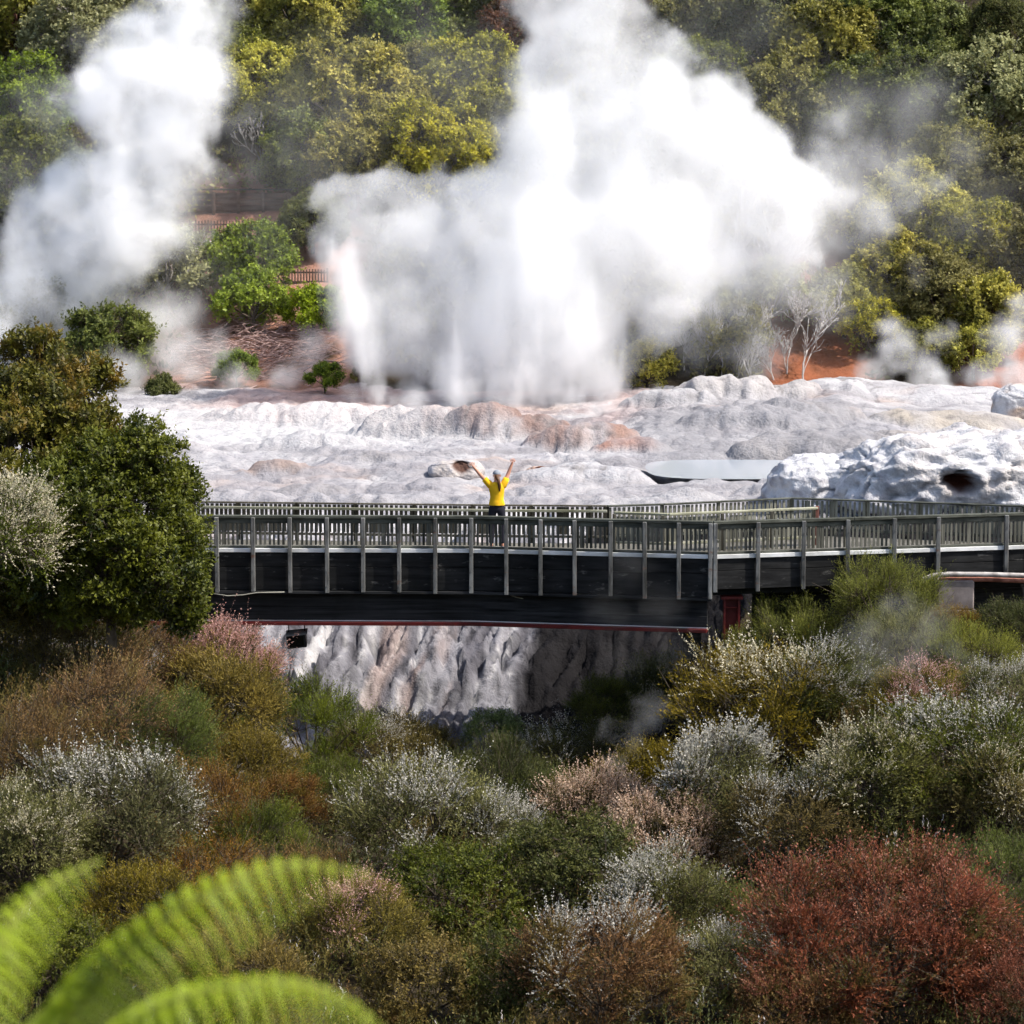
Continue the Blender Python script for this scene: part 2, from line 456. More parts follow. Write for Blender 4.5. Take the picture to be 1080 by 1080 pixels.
def make_crown(seed, R=1.3, zs=.8, nl=8, lobeR=.6, nc=12, clumpR=.24, nsp=20, L=.2, nlv=8, ll=.04, lw=.016,
               up=.5, rnd=.6, spread=.8, hc=None, low=-.25, flower=0.0, fl=.03, fpatch=.5, nfl=7, bare=0.0, trunk=.06, twigw=.008,
               cone=0.0, shape=None):
    """lobes > clumps > sprigs > leaves.  Returns leaf, blossom and wood arrays, base at the origin."""
    r = np.random.RandomState(seed)
    hc = R * zs * .85 if hc is None else hc
    i = np.arange(nl) + .5
    ph = i * 2.39996 + r.uniform(0, 6)
    zz = low + (1 - low) * (i / nl)
    zz = np.clip(zz + r.uniform(-.12, .12, nl), -1, 1)
    rr = np.sqrt(1 - zz ** 2)
    dirs = np.stack([rr * np.cos(ph), rr * np.sin(ph), zz], 1)
    lr = lobeR * r.uniform(.55, 1.35, nl)
    cen = dirs * (R - lr * .75)[:, None] * np.array([1, 1, zs]) * r.uniform(.68, 1.18, (nl, 1))
    if cone:
        tt = np.clip((cen[:, 2] / (R * zs) + 1) / 2, 0, 1)
        cen[:, :2] *= (1 - cone * tt)[:, None]; lr *= (1 - .6 * cone * tt)
    # clumps over each lobe's outer side
    cd = unit(r.normal(size=(nl, nc, 3)))
    flip = (cd * dirs[:, None]).sum(-1) < -.35
    cd[flip] *= -1
    cc = cen[:, None] + cd * (lr[:, None, None] * r.uniform(.65, 1.0, (nl, nc, 1))) * np.array([1, 1, .85])
    cc = cc.reshape(-1, 3); cdir = cd.reshape(-1, 3)
    NC = len(cc)
    ctint = np.clip(r.normal(.5, .2, NC) + .25 * np.repeat(r.normal(0, .6, nl), nc) * .6, 0, 1)
    # sprigs
    sd = unit(r.normal(size=(NC, nsp, 3)))
    base = cc[:, None] + sd * clumpR * r.uniform(.15, .9, (NC, nsp, 1))
    wind = np.array([.22, 0, 0])
    sdir = unit(sd * .45 + wind + cdir[:, None] * .5 + np.array([0, 0, up]) + r.normal(size=(NC, nsp, 3)) * rnd)
    sl = L * r.uniform(.6, 1.35, (NC, nsp)) * np.where(r.uniform(size=(NC, nsp)) < .05, 1.8, 1.0)
    stint = np.clip(ctint[:, None] + r.normal(0, .17, (NC, nsp)), 0, 1)
    base = base.reshape(-1, 3); sdir = sdir.reshape(-1, 3); sl = sl.ravel(); stint = stint.ravel()
    NS = len(base)
    # which sprigs flower: patches on the outer, upper side
    isf = np.zeros(NS, bool)
    if flower:
        noi = pn(cc[:, 0] * 1.1 + seed, cc[:, 1] * 1.1, cc[:, 2] * 1.1)
        out = (cc[:, 2] / (R * zs)) * .5 + np.linalg.norm(cc / np.array([1, 1, zs]), axis=1) / R * .5
        ok = (noi * fpatch + out > np.quantile(noi * fpatch + out, 1 - min(.98, flower * 1.25)))
        isf = np.repeat(ok, nsp) & (r.uniform(size=NS) < .75)
    # leaves
    m = NS * nlv
    t = np.tile((np.arange(nlv) + .5) / nlv, NS) + r.uniform(-.06, .06, m)
    S = np.repeat(np.arange(NS), nlv)
    keep = ~(isf[S] & (t > .45)) & (r.uniform(size=m) > bare)
    S, t = S[keep], t[keep]; m = len(S)
    droop = np.stack([np.zeros(m), np.zeros(m), -(t ** 2) * .12 * sl[S]], 1)
    p = base[S] + sdir[S] * (sl[S] * t)[:, None] + droop
    perp = unit(np.cross(sdir[S], unit(r.normal(size=(m, 3)))))
    d = unit(sdir[S] * (1 - spread * .6) + perp * spread)
    nrm = unit(r.normal(size=(m, 3)) * .55 + np.repeat(cdir, nsp, 0)[S] * .8 + np.array([0, 0, .7]))
    sz = r.uniform(.7, 1.3, m)
    lv = kites(p, d, nrm, ll * sz, lw * sz)
    tint = np.repeat(np.clip(stint[S] * .7 + .3 * t + r.normal(0, .08, m), 0, 1), 4)
    lv = lv + np.array([0, 0, hc])
    res = dict(leaf=(lv, quads(m), tint), R=R, hc=hc)
    # blossom: short pale spikes of florets along the outer half of the flowering sprigs
    if flower and isf.any():
        fs = np.where(isf)[0]
        S = np.repeat(fs, nfl); m = len(S)
        t = .4 + .75 * np.tile((np.arange(nfl) + .5) / nfl, len(fs)) + r.uniform(-.05, .05, m)
        p = base[S] + sdir[S] * (sl[S] * t)[:, None] + r.normal(0, fl * .22, (m, 3))
        perp = unit(r.normal(size=(m, 3)))
        d = unit(sdir[S] * 1.0 + perp * .7)
        nrm = unit(r.normal(size=(m, 3)) + np.array([0, 0, .8]))
        sz = r.uniform(.6, 1.3, m)
        fv = kites(p, d, nrm, fl * sz, fl * .75 * sz) + np.array([0, 0, hc])
        res['flower'] = (fv, quads(m), np.repeat(r.uniform(0, 1, m), 4))
    # wood: stems to each lobe and clump, a thin twig in every third sprig
    wv, wf = [], []
    def seg(a, b, ra, rb, n=5):
        d = unit(b - a); u = unit(np.cross(d, [.3, .2, 1.0] if abs(d[2]) < .95 else [1.0, 0, 0])); v = np.cross(d, u)
        o = sum(len(x) for x in wv)
        an = np.arange(n) * 2 * PI / n
        c = np.cos(an)[:, None] * u + np.sin(an)[:, None] * v
        wv.append(np.concatenate([a + c * ra, b + c * rb]))
        k = np.arange(n); k1 = (k + 1) % n
        wf.append(np.stack([o + k, o + k1, o + n + k1, o + n + k], 1))
    H = np.array([0, 0, hc])
    fork = np.array([r.uniform(-.05, .05) * R, r.uniform(-.05, .05) * R, hc - R * zs * .55])
    root = np.array([0, 0, -0.45])
    seg(root, fork, trunk * 1.25, trunk, 7)
    for j in range(nl):
        midp = fork * .45 + (cen[j] + H) * .55 + r.normal(0, .06 * R, 3) + np.array([0, 0, -.05 * R])
        seg(fork, midp, trunk * .62, trunk * .42)
        seg(midp, cen[j] + H, trunk * .42, trunk * .25)
        for c in range(nc):
            seg(cen[j] + H, cc[j * nc + c] + H, trunk * .2, trunk * .1, 3)
    tw = np.arange(0, NS, 3)
    d = sdir[tw]; a = base[tw] - d * (clumpR * .5) + H
    side = unit(np.cross(d, r.normal(size=(len(tw), 3)))) * twigw * .5
    b = base[tw] + d * sl[tw][:, None] * .95 + H
    o = sum(len(x) for x in wv)
    tv = np.stack([a - side, a + side, b + side * .4, b - side * .4], 1).reshape(-1, 3)
    wv.append(tv); wf.append(o + quads(len(tw)))
    res['wood'] = (np.concatenate(wv), np.concatenate(wf))
    return res

def leaf_mat(name, old, young, transl=.38, rough=.5, var=.25, spec=.2, dead=None):
    M = NT(name)
    t = M.attr('tint', 'Fac')
    c = M.ramp(t, [(0.1, old), (.85, young)])
    if dead:
        n = M.noise(M.obj(), 1.6, 3)
        c = M.mix(M.maprange(n, .5, .62, 0, 1), c, dead)
    rnd = M.rand()
    hs = M.n('ShaderNodeHueSaturation')
    M.set(hs, 'Hue', M.maprange(rnd, 0, 1, .5 - .012 * var * 4, .5 + .006 * var * 4)); M.set(hs, 'Value', M.maprange(M.math('FRACT', M.math('MULTIPLY', rnd, 7.31)), 0, 1, 1 - var, 1 + var))
    M.set(hs, 'Saturation', M.maprange(M.math('FRACT', M.math('MULTIPLY', rnd, 3.77)), 0, 1, 1 - var * .6, 1 + var * .3))
    M.set(hs, 'Color', c); c = hs.outputs[0]
    b = M.n('ShaderNodeBsdfPrincipled'); M.set(b, 'Base Color', c); M.set(b, 'Roughness', rough); M.set(b, 'Specular IOR Level', spec)
    tr = M.n('ShaderNodeBsdfTranslucent'); M.set(tr, 'Color', c)
    mx = M.n('ShaderNodeMixShader'); M.set(mx, 0, transl)
    M.t.links.new(b.outputs[0], mx.inputs[1]); M.t.links.new(tr.outputs[0], mx.inputs[2])
    M.t.links.new(mx.outputs[0], M.out.inputs[0])
    return M.m

def wood_mat(name, a, b, rough=.85):
    M = NT(name)
    n = M.noise(M.obj(), 5.0, 4, .6)
    return M.bsdf(M.ramp(n, [(.35, a), (.65, b)]), rough, spec=.15)

WOOD = wood_mat('bark_brown', (.045, .034, .025), (.12, .095, .07))
WOODG = wood_mat('bark_grey', (.12, .11, .10), (.28, .26, .24))
WOODR = wood_mat('bark_red', (.12, .05, .035), (.26, .13, .10))
WOODW = wood_mat('bark_bleached', (.36, .335, .32), (.56, .53, .51))

def crown_meshes(name, **kw):
    c = make_crown(**kw)
    v, f, t = c['leaf']
    out = dict(R=c['R'], hc=c['hc'], leaf=np_mesh(name + '_leaves', v, f, attrs={'tint': t}))
    if 'flower' in c:
        v, f, t = c['flower']; out['flower'] = np_mesh(name + '_blossom', v, f, attrs={'tint': t})
    v, f = c['wood']; out['wood'] = np_mesh(name + '_wood', v, f)
    return out

def put(name, me, mat, parent):
    """a child that shares its mesh but has a material of its own"""
    o = bpy.data.objects.new(name, me)
    if not me.materials: me.materials.append(None)
    link(o, parent)
    o.material_slots[0].link = 'OBJECT'
    o.material_slots[0].material = mat
    return o

def solve(px, py, h, y0, y1):
    """where the sight line of a pixel comes down to h(Y) above the ground"""
    d = ray(px, py)
    ys = np.arange(y0, y1, .1)
    z = CAMZ + d.z * ys
    g = ground_h(d.x * ys, ys)
    hh = h(ys) if callable(h) else h
    k = np.where(z <= g + hh)[0]
    return float(ys[k[0]]) if len(k) else None

prnd = random.Random(11)
def plant(V, px, py, r, label, cat, leafm, name='shrub', woodm=None, flowerm=None, y0=30, y1=61, group=None, lift=0.0, parts=('foliage', 'branches'), Y=None, zsc=1.0):
    """V a list of crown meshes; centre of the crown seen at (px, py) with radius r in photograph pixels"""
    v = V[prnd.randrange(len(V))]
    if Y is None:
        Y = solve(px, py, lambda ys: v['hc'] * zsc * (r / F * ys) / v['R'] + lift, y0, y1)
    if Y is None:
        print('NO GROUND', label, px, py); Y = y1
    s = r / F * Y / v['R']
    d = ray(px, py)
    x, z = d.x * Y, CAMZ + d.z * Y - v['hc'] * s * zsc
    e = empty(name, (x, Y, z), label, cat, group, rz=prnd.uniform(0, 6.28))
    e.scale = (s, s, s * zsc)
    put(parts[0], v['leaf'], leafm, e)
    put(parts[1], v['wood'], woodm or WOOD, e)
    if 'flower' in v and flowerm: put('blossom', v['flower'], flowerm, e)
    return e
# ------------------------------------------------------------------ trees on the hillside
HT = [crown_meshes('hill_tree', seed=100 + k, R=2.3, zs=1.0, nl=15, lobeR=.95, nc=15, clumpR=.34, nsp=22, L=.28, nlv=8, ll=.135, lw=.085,
                   up=.55, rnd=.45, spread=.85, hc=2.1, low=-.6, trunk=.13, twigw=.03) for k in range(6)]
HS = [crown_meshes('hill_shrub', seed=130 + k, R=1.2, zs=.95, nl=8, lobeR=.55, nc=11, clumpR=.26, nsp=18, L=.26, nlv=8, ll=.11, lw=.06,
                   up=.6, rnd=.5, spread=.85, hc=1.2, low=-.4, trunk=.07, twigw=.025) for k in range(3)]
HC = [crown_meshes('hill_conifer', seed=150 + k, R=2.3, zs=1.25, nl=18, lobeR=.8, nc=11, clumpR=.30, nsp=20, L=.34, nlv=9, ll=.13, lw=.045,
                   up=.35, rnd=.4, spread=.7, hc=3.2, low=-.6, trunk=.14, twigw=.03, cone=.55) for k in range(2)]
YG = leaf_mat('leaf_yellow_green', (.105, .115, .014), (.52, .47, .065), var=.2)
BG = leaf_mat('leaf_bright_green', (.060, .10, .012), (.28, .36, .035), var=.2)
DG = leaf_mat('leaf_dark_green', (.038, .056, .012), (.21, .23, .042), var=.25)
OL = leaf_mat('leaf_olive', (.070, .074, .016), (.33, .31, .070), var=.25)
PG = leaf_mat('leaf_pale_green', (.15, .16, .06), (.44, .44, .19), var=.15)
RB = leaf_mat('leaf_red_brown', (.055, .025, .012), (.19, .085, .035), var=.25, dead=(.09, .06, .02))
hill = [
 # top left
 ('HT', OL, 22, 12, 52, 'olive tree in the top left corner of the picture with bare twigs'),
 ('HT', PG, 92, 52, 50, 'pale grey-green tree behind the top of the left steam column'),
 ('HT', BG, 20, 118, 46, 'bright green tree at the left edge, above the dark yellow-flecked one'),
 ('HT', DG, 26, 188, 52, 'dark green tree flecked with yellow at the left edge beside the left steam column'),
 ('HT', OL, 150, 20, 46, 'olive tree hidden behind the very top of the left steam column'),
 ('HT', DG, 226, 62, 40, 'dark tree in the gap just right of the left steam column, top of the hill'),
 ('HT', YG, 276, 96, 42, 'round yellow-green tree right of the left steam column, above the grey dead boughs'),
 ('HT', YG, 322, 26, 48, 'yellow-green tree at the top edge, second crown right of the left steam column'),
 ('HT', OL, 268, 16, 40, 'olive tree at the top edge, first crown right of the left steam column'),
 ('HT', YG, 376, 112, 56, 'largest yellow-green tree, straight above the left shoulder of the geyser cloud'),
 ('HT', YG, 372, 172, 42, 'yellow-green tree touching the left shoulder of the geyser cloud'),
 ('HT', DG, 322, 168, 40, 'dark green tree between the grey dead boughs and the largest yellow-green tree'),
 ('HT', BG, 428, 34, 46, 'bright green tree at the top edge with a dark hollow below it'),
 ('HT', OL, 380, 40, 36, 'olive tree squeezed between two greener crowns at the top edge'),
 ('HT', OL, 440, 92, 38, 'olive tree in the shaded hollow with brown branches'),
 ('HT', YG, 500, 96, 48, 'yellow-green tree left of the upper geyser cloud with pink-brown boughs across it'),
 ('HT', YG, 462, 166, 46, 'yellow-green tree right above the dip in the left shoulder of the geyser cloud'),
 ('HT', DG, 495, 20, 46, 'dark green tree at the top edge crossed by a red-brown trunk'),
 ('HT', RB, 540, 50, 40, 'red-brown leafed tree at the left edge of the upper geyser cloud'),
 ('HT', RB, 566, 8, 34, 'brown tree at the top edge touching the top of the geyser cloud'),
 ('HT', DG, 330, 236, 28, 'dark tree beside the right end of the timber retaining wall'),
 ('HT', OL, 528, 150, 36, 'olive tree half swallowed by the left edge of the upper geyser cloud'),
 ('HS', OL, 340, 222, 18, 'small olive shrub against the left shoulder of the geyser cloud'),
 # the lower left slope
 ('HS', BG, 268, 278, 40, 'bright fresh green shrub in front of the timber retaining wall'),
 ('HS', BG, 266, 318, 32, 'lower bright green shrub on the pink slope, right above the brush heap'),
 ('HS', PG, 172, 282, 42, 'grey-green shrub seen through the edge of the left steam column'),
 ('HS', BG, 330, 328, 26, 'small green shrub below the slatted fence, touching the geyser jet'),
 ('HS', DG, 116, 366, 40, 'green shrub at the foot of the left steam column above the terrace'),
 ('HS', OL, 88, 384, 24, 'olive shrub at the foot of the left steam, nearest the big dark foreground tree'),
 ('HS', BG, 250, 388, 18, 'small upright green shrub standing below the brush heap'),
 ('HS', BG, 342, 398, 15, 'smallest green shrub, between the brush heap and the geyser jet'),
 ('HS', DG, 172, 412, 16, 'small dark shrub in the low steam at the edge of the white terrace'),
 ('HS', OL, 40, 330, 40, 'olive shrub seen through the left steam above the big dark foreground tree'),
 # top right
 ('HT', OL, 752, 30, 44, 'olive tree at the top edge just right of the geyser cloud'),
 ('HT', DG, 742, 92, 40, 'dark tree touching the upper right side of the geyser cloud'),
 ('HT', DG, 806, 44, 48, 'dark green tree at the top edge, second crown right of the geyser cloud'),
 ('HT', OL, 868, 66, 50, 'broad olive tree above the right shoulder of the geyser cloud'),
 ('HT', DG, 924, 36, 48, 'dark green tree at the top edge above the thin grey steam'),
 ('HT', DG, 978, 48, 44, 'dark green tree just above the thin grey steam at the upper right'),
 ('HT', OL, 830, 114, 44, 'olive tree whose foot dips into the right shoulder of the geyser cloud'),
 ('HT', DG, 884, 120, 42, 'dark tree between the geyser cloud and the thin grey steam'),
 ('HS', YG, 888, 142, 22, 'small yellowish shrub at the right shoulder of the geyser cloud'),
 ('HT', DG, 940, 110, 44, 'dark tree behind the left part of the thin grey steam'),
 ('HT', DG, 1000, 100, 40, 'dark tree behind the right part of the thin grey steam'),
 ('HC', DG, 1052, 44, 42, 'dark conical conifer near the top right corner'),
 ('HT', PG, 1050, 108, 50, 'pale yellow-green tree at the right edge below the conifer, beside the dark pole'),
 ('HT', OL, 1062, 196, 42, 'grey-olive tree at the right edge under the pale crown'),
 ('HT', OL, 1004, 180, 40, 'olive tree below the thin grey steam on the right slope'),
 # right slope
 ('HT', YG, 962, 228, 44, 'yellow-green tree right of the end of the geyser cloud, left of the forked dead branch'),
 ('HT', YG, 1016, 262, 42, 'yellow-green tree behind the forked white dead branch'),
 ('HT', OL, 1068, 268, 40, 'olive tree at the right edge above the second white dead branch'),
 ('HT', YG, 944, 292, 38, 'yellow-green tree below the forked dead branch, left side'),
 ('HT', OL, 996, 318, 42, 'olive tree in the middle of the right slope under the forked dead branch'),
 ('HT', YG, 1044, 336, 38, 'yellow-green tree low on the right slope beside the drifting steam at the edge'),
 ('HS', OL, 890, 318, 34, 'grey-olive shrub right of the bleached thicket above the red earth'),
 ('HS', YG, 918, 346, 28, 'yellow-green shrub at the upper edge of the red earth bank'),
 ('HS', YG, 1028, 372, 26, 'yellow-green shrub lowest on the right slope, at the terrace edge'),
 ('HS', OL, 976, 366, 26, 'olive shrub behind the small steam puff at the terrace edge'),
 ('HS', DG, 862, 322, 24, 'dark shrub behind the bare white tree above the red earth'),
 ('HS', YG, 682, 388, 28, 'yellow-green shrub at the right foot of the geyser cloud beside pale rocks'),
 ('HS', PG, 735, 322, 42, 'pale shrub veiled by steam, upper left in the bleached thicket'),
 ('HS', OL, 772, 356, 34, 'olive shrub veiled by steam in the middle of the bleached thicket'),
 ('HS', PG, 812, 314, 38, 'pale shrub veiled by steam, upper right in the bleached thicket'),
]
for kind, m, px, py, r, lab in hill:
    V = {'HT': HT, 'HS': HS, 'HC': HC}[kind]
    wm = WOODG if m in (PG,) else (WOODR if m in (RB,) else WOOD)
    plant(V, px, py, r * (1.24 if kind != 'HS' else 1.12), lab, 'shrub' if kind == 'HS' else 'tree', m, name={'HT': 'hill_tree', 'HS': 'hill_shrub', 'HC': 'conifer_tree'}[kind],
          woodm=wm, y0=105, y1=230, parts=('crown', 'trunk') if kind != 'HS' else ('foliage', 'branches'))

# low scrub that covers the hillside between the trees: one uncountable mass
r_ = np.random.RandomState(5)
n = 16000
x = r_.uniform(-36, 36, n); y = 107.5 + 88 * r_.uniform(0, 1, n) ** 1.1
dens = pn(x * .35, y * .35, 3.0)
clear = ((x > 9.3) & (x < 13.6) & (y < 117.5)) | ((x > -13.2) & (x < -6) & (y < 121)) | ((x > 16.5) & (y < 112))
k = (dens > -.45) & ~clear
x, y = x[k], y[k]; n = len(x); dn_ = dens[k]
hgt = np.minimum(.3 + 1.5 * np.clip(.45 + .9 * pn(x * .42, y * .42, 9.0), 0, 1.2), .25 + (y - 107.5) * .3)
gz = ground_h(x, y)
NL = 13
c = np.repeat(np.stack([x, y, gz + hgt * .75], 1), NL, 0)
off = unit(r_.normal(size=(n * NL, 3)) + np.array([0, -.15, .35]))
p = c + off * np.repeat(.18 + .38 * hgt, NL)[:, None] * r_.uniform(.4, 1, (n * NL, 1))
d = unit(off + r_.normal(size=(n * NL, 3)) * .7 + np.array([0, 0, .5]))
sz = r_.uniform(.6, 1.4, n * NL)
v = kites(p, d, unit(r_.normal(size=(n * NL, 3)) * .6 + off * .7 + np.array([0, 0, .8])), .24 * sz, .13 * sz)
HG = leaf_mat('leaf_hill_scrub', (.045, .048, .014), (.25, .22, .055), var=.1)
tt = np.repeat(np.clip(.5 + 1.1 * pn(x * .2, y * .2, 5.0) + r_.normal(0, .12, n), 0, 1), NL)
o = mesh_obj('hill_scrub', np_mesh('hill_scrub', v, quads(n * NL), attrs={'tint': np.repeat(np.clip(tt + r_.normal(0, .1, n * NL), 0, 1), 4)}), HG)
tag(o, 'low dark scrub covering the hillside between the trees', 'undergrowth', kind='stuff')

# ------------------------------------------------------------------ dead wood
def dead_tree(seed, H, spread=.5, levels=4, kids=3, r0=.06, lean=(0, 0), tip=.006):
    rr = random.Random(seed)
    mb = MB()
    def grow(p, d, L, r, lev):
        pts = [p]; rad = [r]
        for k in range(3):
            d = (d + Vector((rr.gauss(0, .14), rr.gauss(0, .14), rr.gauss(.05, .08)))).normalized()
            p = p + d * (L / 3); pts.append(p); rad.append(max(tip, r * (1 - .17 * (k + 1))))
        mb.tube(pts, rad, 5 if lev < 2 else 3)
        if lev < levels:
            for c in range(kids if lev else kids + 1):
                k = rr.choice((1, 2, 3, 3))
                a = rr.uniform(0, 6.28)
                nd = (d + Vector((math.cos(a), math.sin(a), rr.uniform(-.2, .6))) * spread * rr.uniform(.7, 1.5)).normalized()
                grow(pts[k], nd, L * rr.uniform(.55, .8), max(tip, rad[k] * .62), lev + 1)
    grow(Vector((0, 0, -.3)), Vector((lean[0], lean[1], 1)).normalized(), H * .42, r0, 0)
    return mb

def dead(seed, px, py, h_px, label, m=WOODW, name='dead_tree', cat='dead tree', y0=104, y1=230, group=None, **kw):
    """foot of the bare stem seen at (px, py)"""
    Y = solve(px, py, 0.0, y0, y1) or 110
    mb = dead_tree(seed, h_px / F * Y, **kw)
    o = mb.build(name, m)
    d = ray(px, py); o.location = (d.x * Y, Y, float(ground_h(d.x * Y, Y)))
    return tag(o, label, cat, group)

dead(3, 848, 404, 104, 'bare white tree at the left side of the red earth bank', r0=.045, lean=(-.1, 0), kids=3, tip=.011, spread=.45)
dead(4, 830, 396, 90, 'bare bleached stems just left of the bare white tree by the red bank', r0=.036, kids=3, tip=.009, levels=5, spread=.3)
dead(5, 794, 404, 96, 'bleached bare bush in the steam, between the two thickest dead bushes', r0=.034, kids=3, tip=.009, levels=5, spread=.35)
dead(6, 760, 400, 90, 'bleached bare bush behind the round pale rocks', r0=.034, kids=3, tip=.009, levels=5, spread=.4)
dead(7, 722, 392, 80, 'leftmost bleached bare bush, nearest the geyser cloud', r0=.034, kids=3, tip=.009, levels=5, spread=.4)
dead(8, 812, 350, 110, 'tall thin bleached tree in the steam above the bare thicket', r0=.034, kids=3, tip=.009, levels=5, spread=.25)
dead(9, 770, 345, 120, 'thin bleached tree highest in the steam above the bare thicket', r0=.034, kids=3, tip=.009, levels=5, spread=.25)
dead(23, 740, 398, 70, 'short bleached bush between the geyser cloud and the round pale rocks', r0=.034, kids=3, tip=.009, levels=5, spread=.4)
dead(24, 778, 402, 84, 'bleached bare bush rising right behind the round split rock', r0=.034, kids=3, tip=.009, levels=5, spread=.35)
dead(25, 818, 402, 70, 'short bleached bush at the left foot of the bare white tree', r0=.034, kids=3, tip=.009, levels=5, spread=.45)
dead(16, 882, 330, 80, 'grey leaning bare bush above the middle of the red earth bank', m=WOODG, r0=.06, kids=3, tip=.018, spread=.5, lean=(-.5, -.2))
dead(10, 1000, 300, 66, 'forked white dead branch standing out of the yellow-green trees on the right slope', r0=.10, kids=2, levels=3, tip=.035, spread=.5, lean=(-.35, -.5))
dead(11, 1080, 338, 64, 'white dead branch at the right edge above the drifting steam', r0=.10, kids=2, levels=3, tip=.035, spread=.5, lean=(-.2, -.6))
dead(12, 1046, 160, 50, 'small white dead branches in front of the pale tree near the dark pole', r0=.07, kids=2, levels=3, tip=.03, spread=.5, lean=(-.1, -.6))
dead(13, 284, 196, 82, 'grey dead boughs hanging in steam above the timber retaining wall', m=WOODG, r0=.09, kids=3, tip=.022, spread=.6, lean=(-.1, -.5))
dead(14, 520, 134, 80, 'pink-brown bare boughs in front of the yellow-green tree left of the geyser cloud', m=WOODR, r0=.10, kids=2, levels=3, tip=.03, spread=.7, lean=(-.6, -.8))
dead(15, 474, 62, 90, 'leaning red-brown bare trunk at the top edge above the dark hollow', m=WOODR, r0=.13, kids=1, levels=2, tip=.05, spread=.5, lean=(-.7, -.6))
dead(17, 520, 48, 70, 'straight red-brown trunk at the top edge left of the geyser cloud top', m=WOODR, r0=.14, kids=1, levels=1, tip=.05, spread=.4, lean=(-.25, -.4))
dead(18, 12, 70, 80, 'bare tan twigs in the top left corner', m=WOODR, r0=.07, kids=3, tip=.025, spread=.5, lean=(0, -.4))
dead(19, 376, 66, 50, 'grey bare twigs among the yellow-green crowns near the top edge', m=WOODG, r0=.07, kids=3, levels=3, tip=.025, spread=.7, lean=(-.2, -.6))

# heap of cut brush on the pink slope: a tangle nobody could count
rr = random.Random(77)
mb = MB()
for k in range(620):
    px, py = rr.uniform(190, 345), rr.triangular(332, 405, 372)
    if py < 352 and px < 215: continue
    Y = solve(px, py, .25, 104, 140) or 110
    d = ray(px, py)
    p = Vector((d.x * Y, Y, float(ground_h(d.x * Y, Y)) + rr.uniform(.05, .6)))
    a = rr.gauss(.12, .38) + (PI if rr.random() < .5 else 0)
    L = rr.uniform(.5, 1.7)
    dirv = Vector((math.cos(a), rr.uniform(-.5, .5), math.sin(a) * .8)).normalized()
    pts = [p]; 
    for q in range(4):
        dirv = (dirv + Vector((rr.gauss(0, .12), rr.gauss(0, .12), rr.gauss(-.05, .12)))).normalized()
        pts.append(pts[-1] + dirv * L / 4)
    r0 = rr.uniform(.010, .028)
    mb.tube(pts, [r0, r0 * .9, r0 * .75, r0 * .6, r0 * .4], 4)
o = mb.build('brush_heap', wood_mat('brush_dead', (.16, .085, .07), (.46, .33, .30)))
tag(o, 'heap of dead reddish brush on the pink slope left of the geyser', 'brush heap', kind='stuff')
mb = MB()
rr = random.Random(78)
for k in range(420):
    px, py = rr.uniform(118, 215), rr.triangular(300, 350, 325)
    Y = solve(px, py, .25, 104, 140) or 112
    d = ray(px, py)
    p = Vector((d.x * Y, Y, float(ground_h(d.x * Y, Y)) + rr.uniform(-.05, .3)))
    dirv = Vector((rr.gauss(0, .5), rr.gauss(-.2, .3), 1)).normalized()
    L = rr.uniform(.3, .9)
    mb.tube([p, p + dirv * L * .5, p + dirv * L + Vector((rr.gauss(0, .1), 0, -.08))], [.018, .014, .006], 3)
o = mb.build('dead_scrub', wood_mat('scrub_dead', (.10, .05, .04), (.28, .17, .14)))
tag(o, 'brown dead scrub on the pink slope under the left steam', 'dead scrub', kind='stuff')
# ------------------------------------------------------------------ foreground shrubs
MK = [crown_meshes('manuka', seed=200 + k, R=1.25, zs=.85, nl=13, lobeR=.55, nc=13, clumpR=.21, nsp=22, L=.36, nlv=13, ll=.055, lw=.018,
                   up=.6, rnd=.34, spread=.5, flower=.0, bare=.15, trunk=.05, twigw=.010) for k in range(4)]
MKF = [crown_meshes('manuka_white', seed=220 + k, R=1.25, zs=.85, nl=13, lobeR=.55, nc=13, clumpR=.21, nsp=20, L=.36, nlv=13, ll=.055, lw=.018,
                   up=.55, rnd=.36, spread=.5, flower=.15, fl=.032, nfl=11, fpatch=.9, bare=.15, trunk=.05, twigw=.010) for k in range(3)]
MKD = [crown_meshes('manuka_dense_white', seed=240 + k, R=1.25, zs=.85, nl=12, lobeR=.55, nc=13, clumpR=.20, nsp=20, L=.36, nlv=12, ll=.055, lw=.018,
                   up=.6, rnd=.36, spread=.5, flower=.24, fl=.034, nfl=12, fpatch=.8, bare=.2, trunk=.05, twigw=.012) for k in range(3)]
MKX = [crown_meshes('manuka_full_bloom', seed=310 + k, R=1.25, zs=.85, nl=12, lobeR=.55, nc=13, clumpR=.20, nsp=20, L=.38, nlv=12, ll=.055, lw=.018,
                   up=.6, rnd=.34, spread=.5, flower=.6, fl=.034, nfl=13, fpatch=.6, bare=.2, trunk=.05, twigw=.012) for k in range(2)]
SPK = [crown_meshes('spike_shrub', seed=250 + k, R=1.15, zs=1.15, nl=14, lobeR=.50, nc=13, clumpR=.18, nsp=16, L=.40, nlv=13, ll=.05, lw=.018,
                   up=.7, rnd=.35, spread=.65, flower=.32, fl=.040, nfl=14, fpatch=.7, bare=.2, trunk=.05, twigw=.012, cone=.35) for k in range(2)]
FE = [crown_meshes('feathery', seed=260 + k, R=1.25, zs=.95, nl=10, lobeR=.55, nc=12, clumpR=.22, nsp=24, L=.34, nlv=15, ll=.055, lw=.010,
                   up=.9, rnd=.3, spread=.5, bare=.05, trunk=.05, twigw=.010) for k in range(3)]
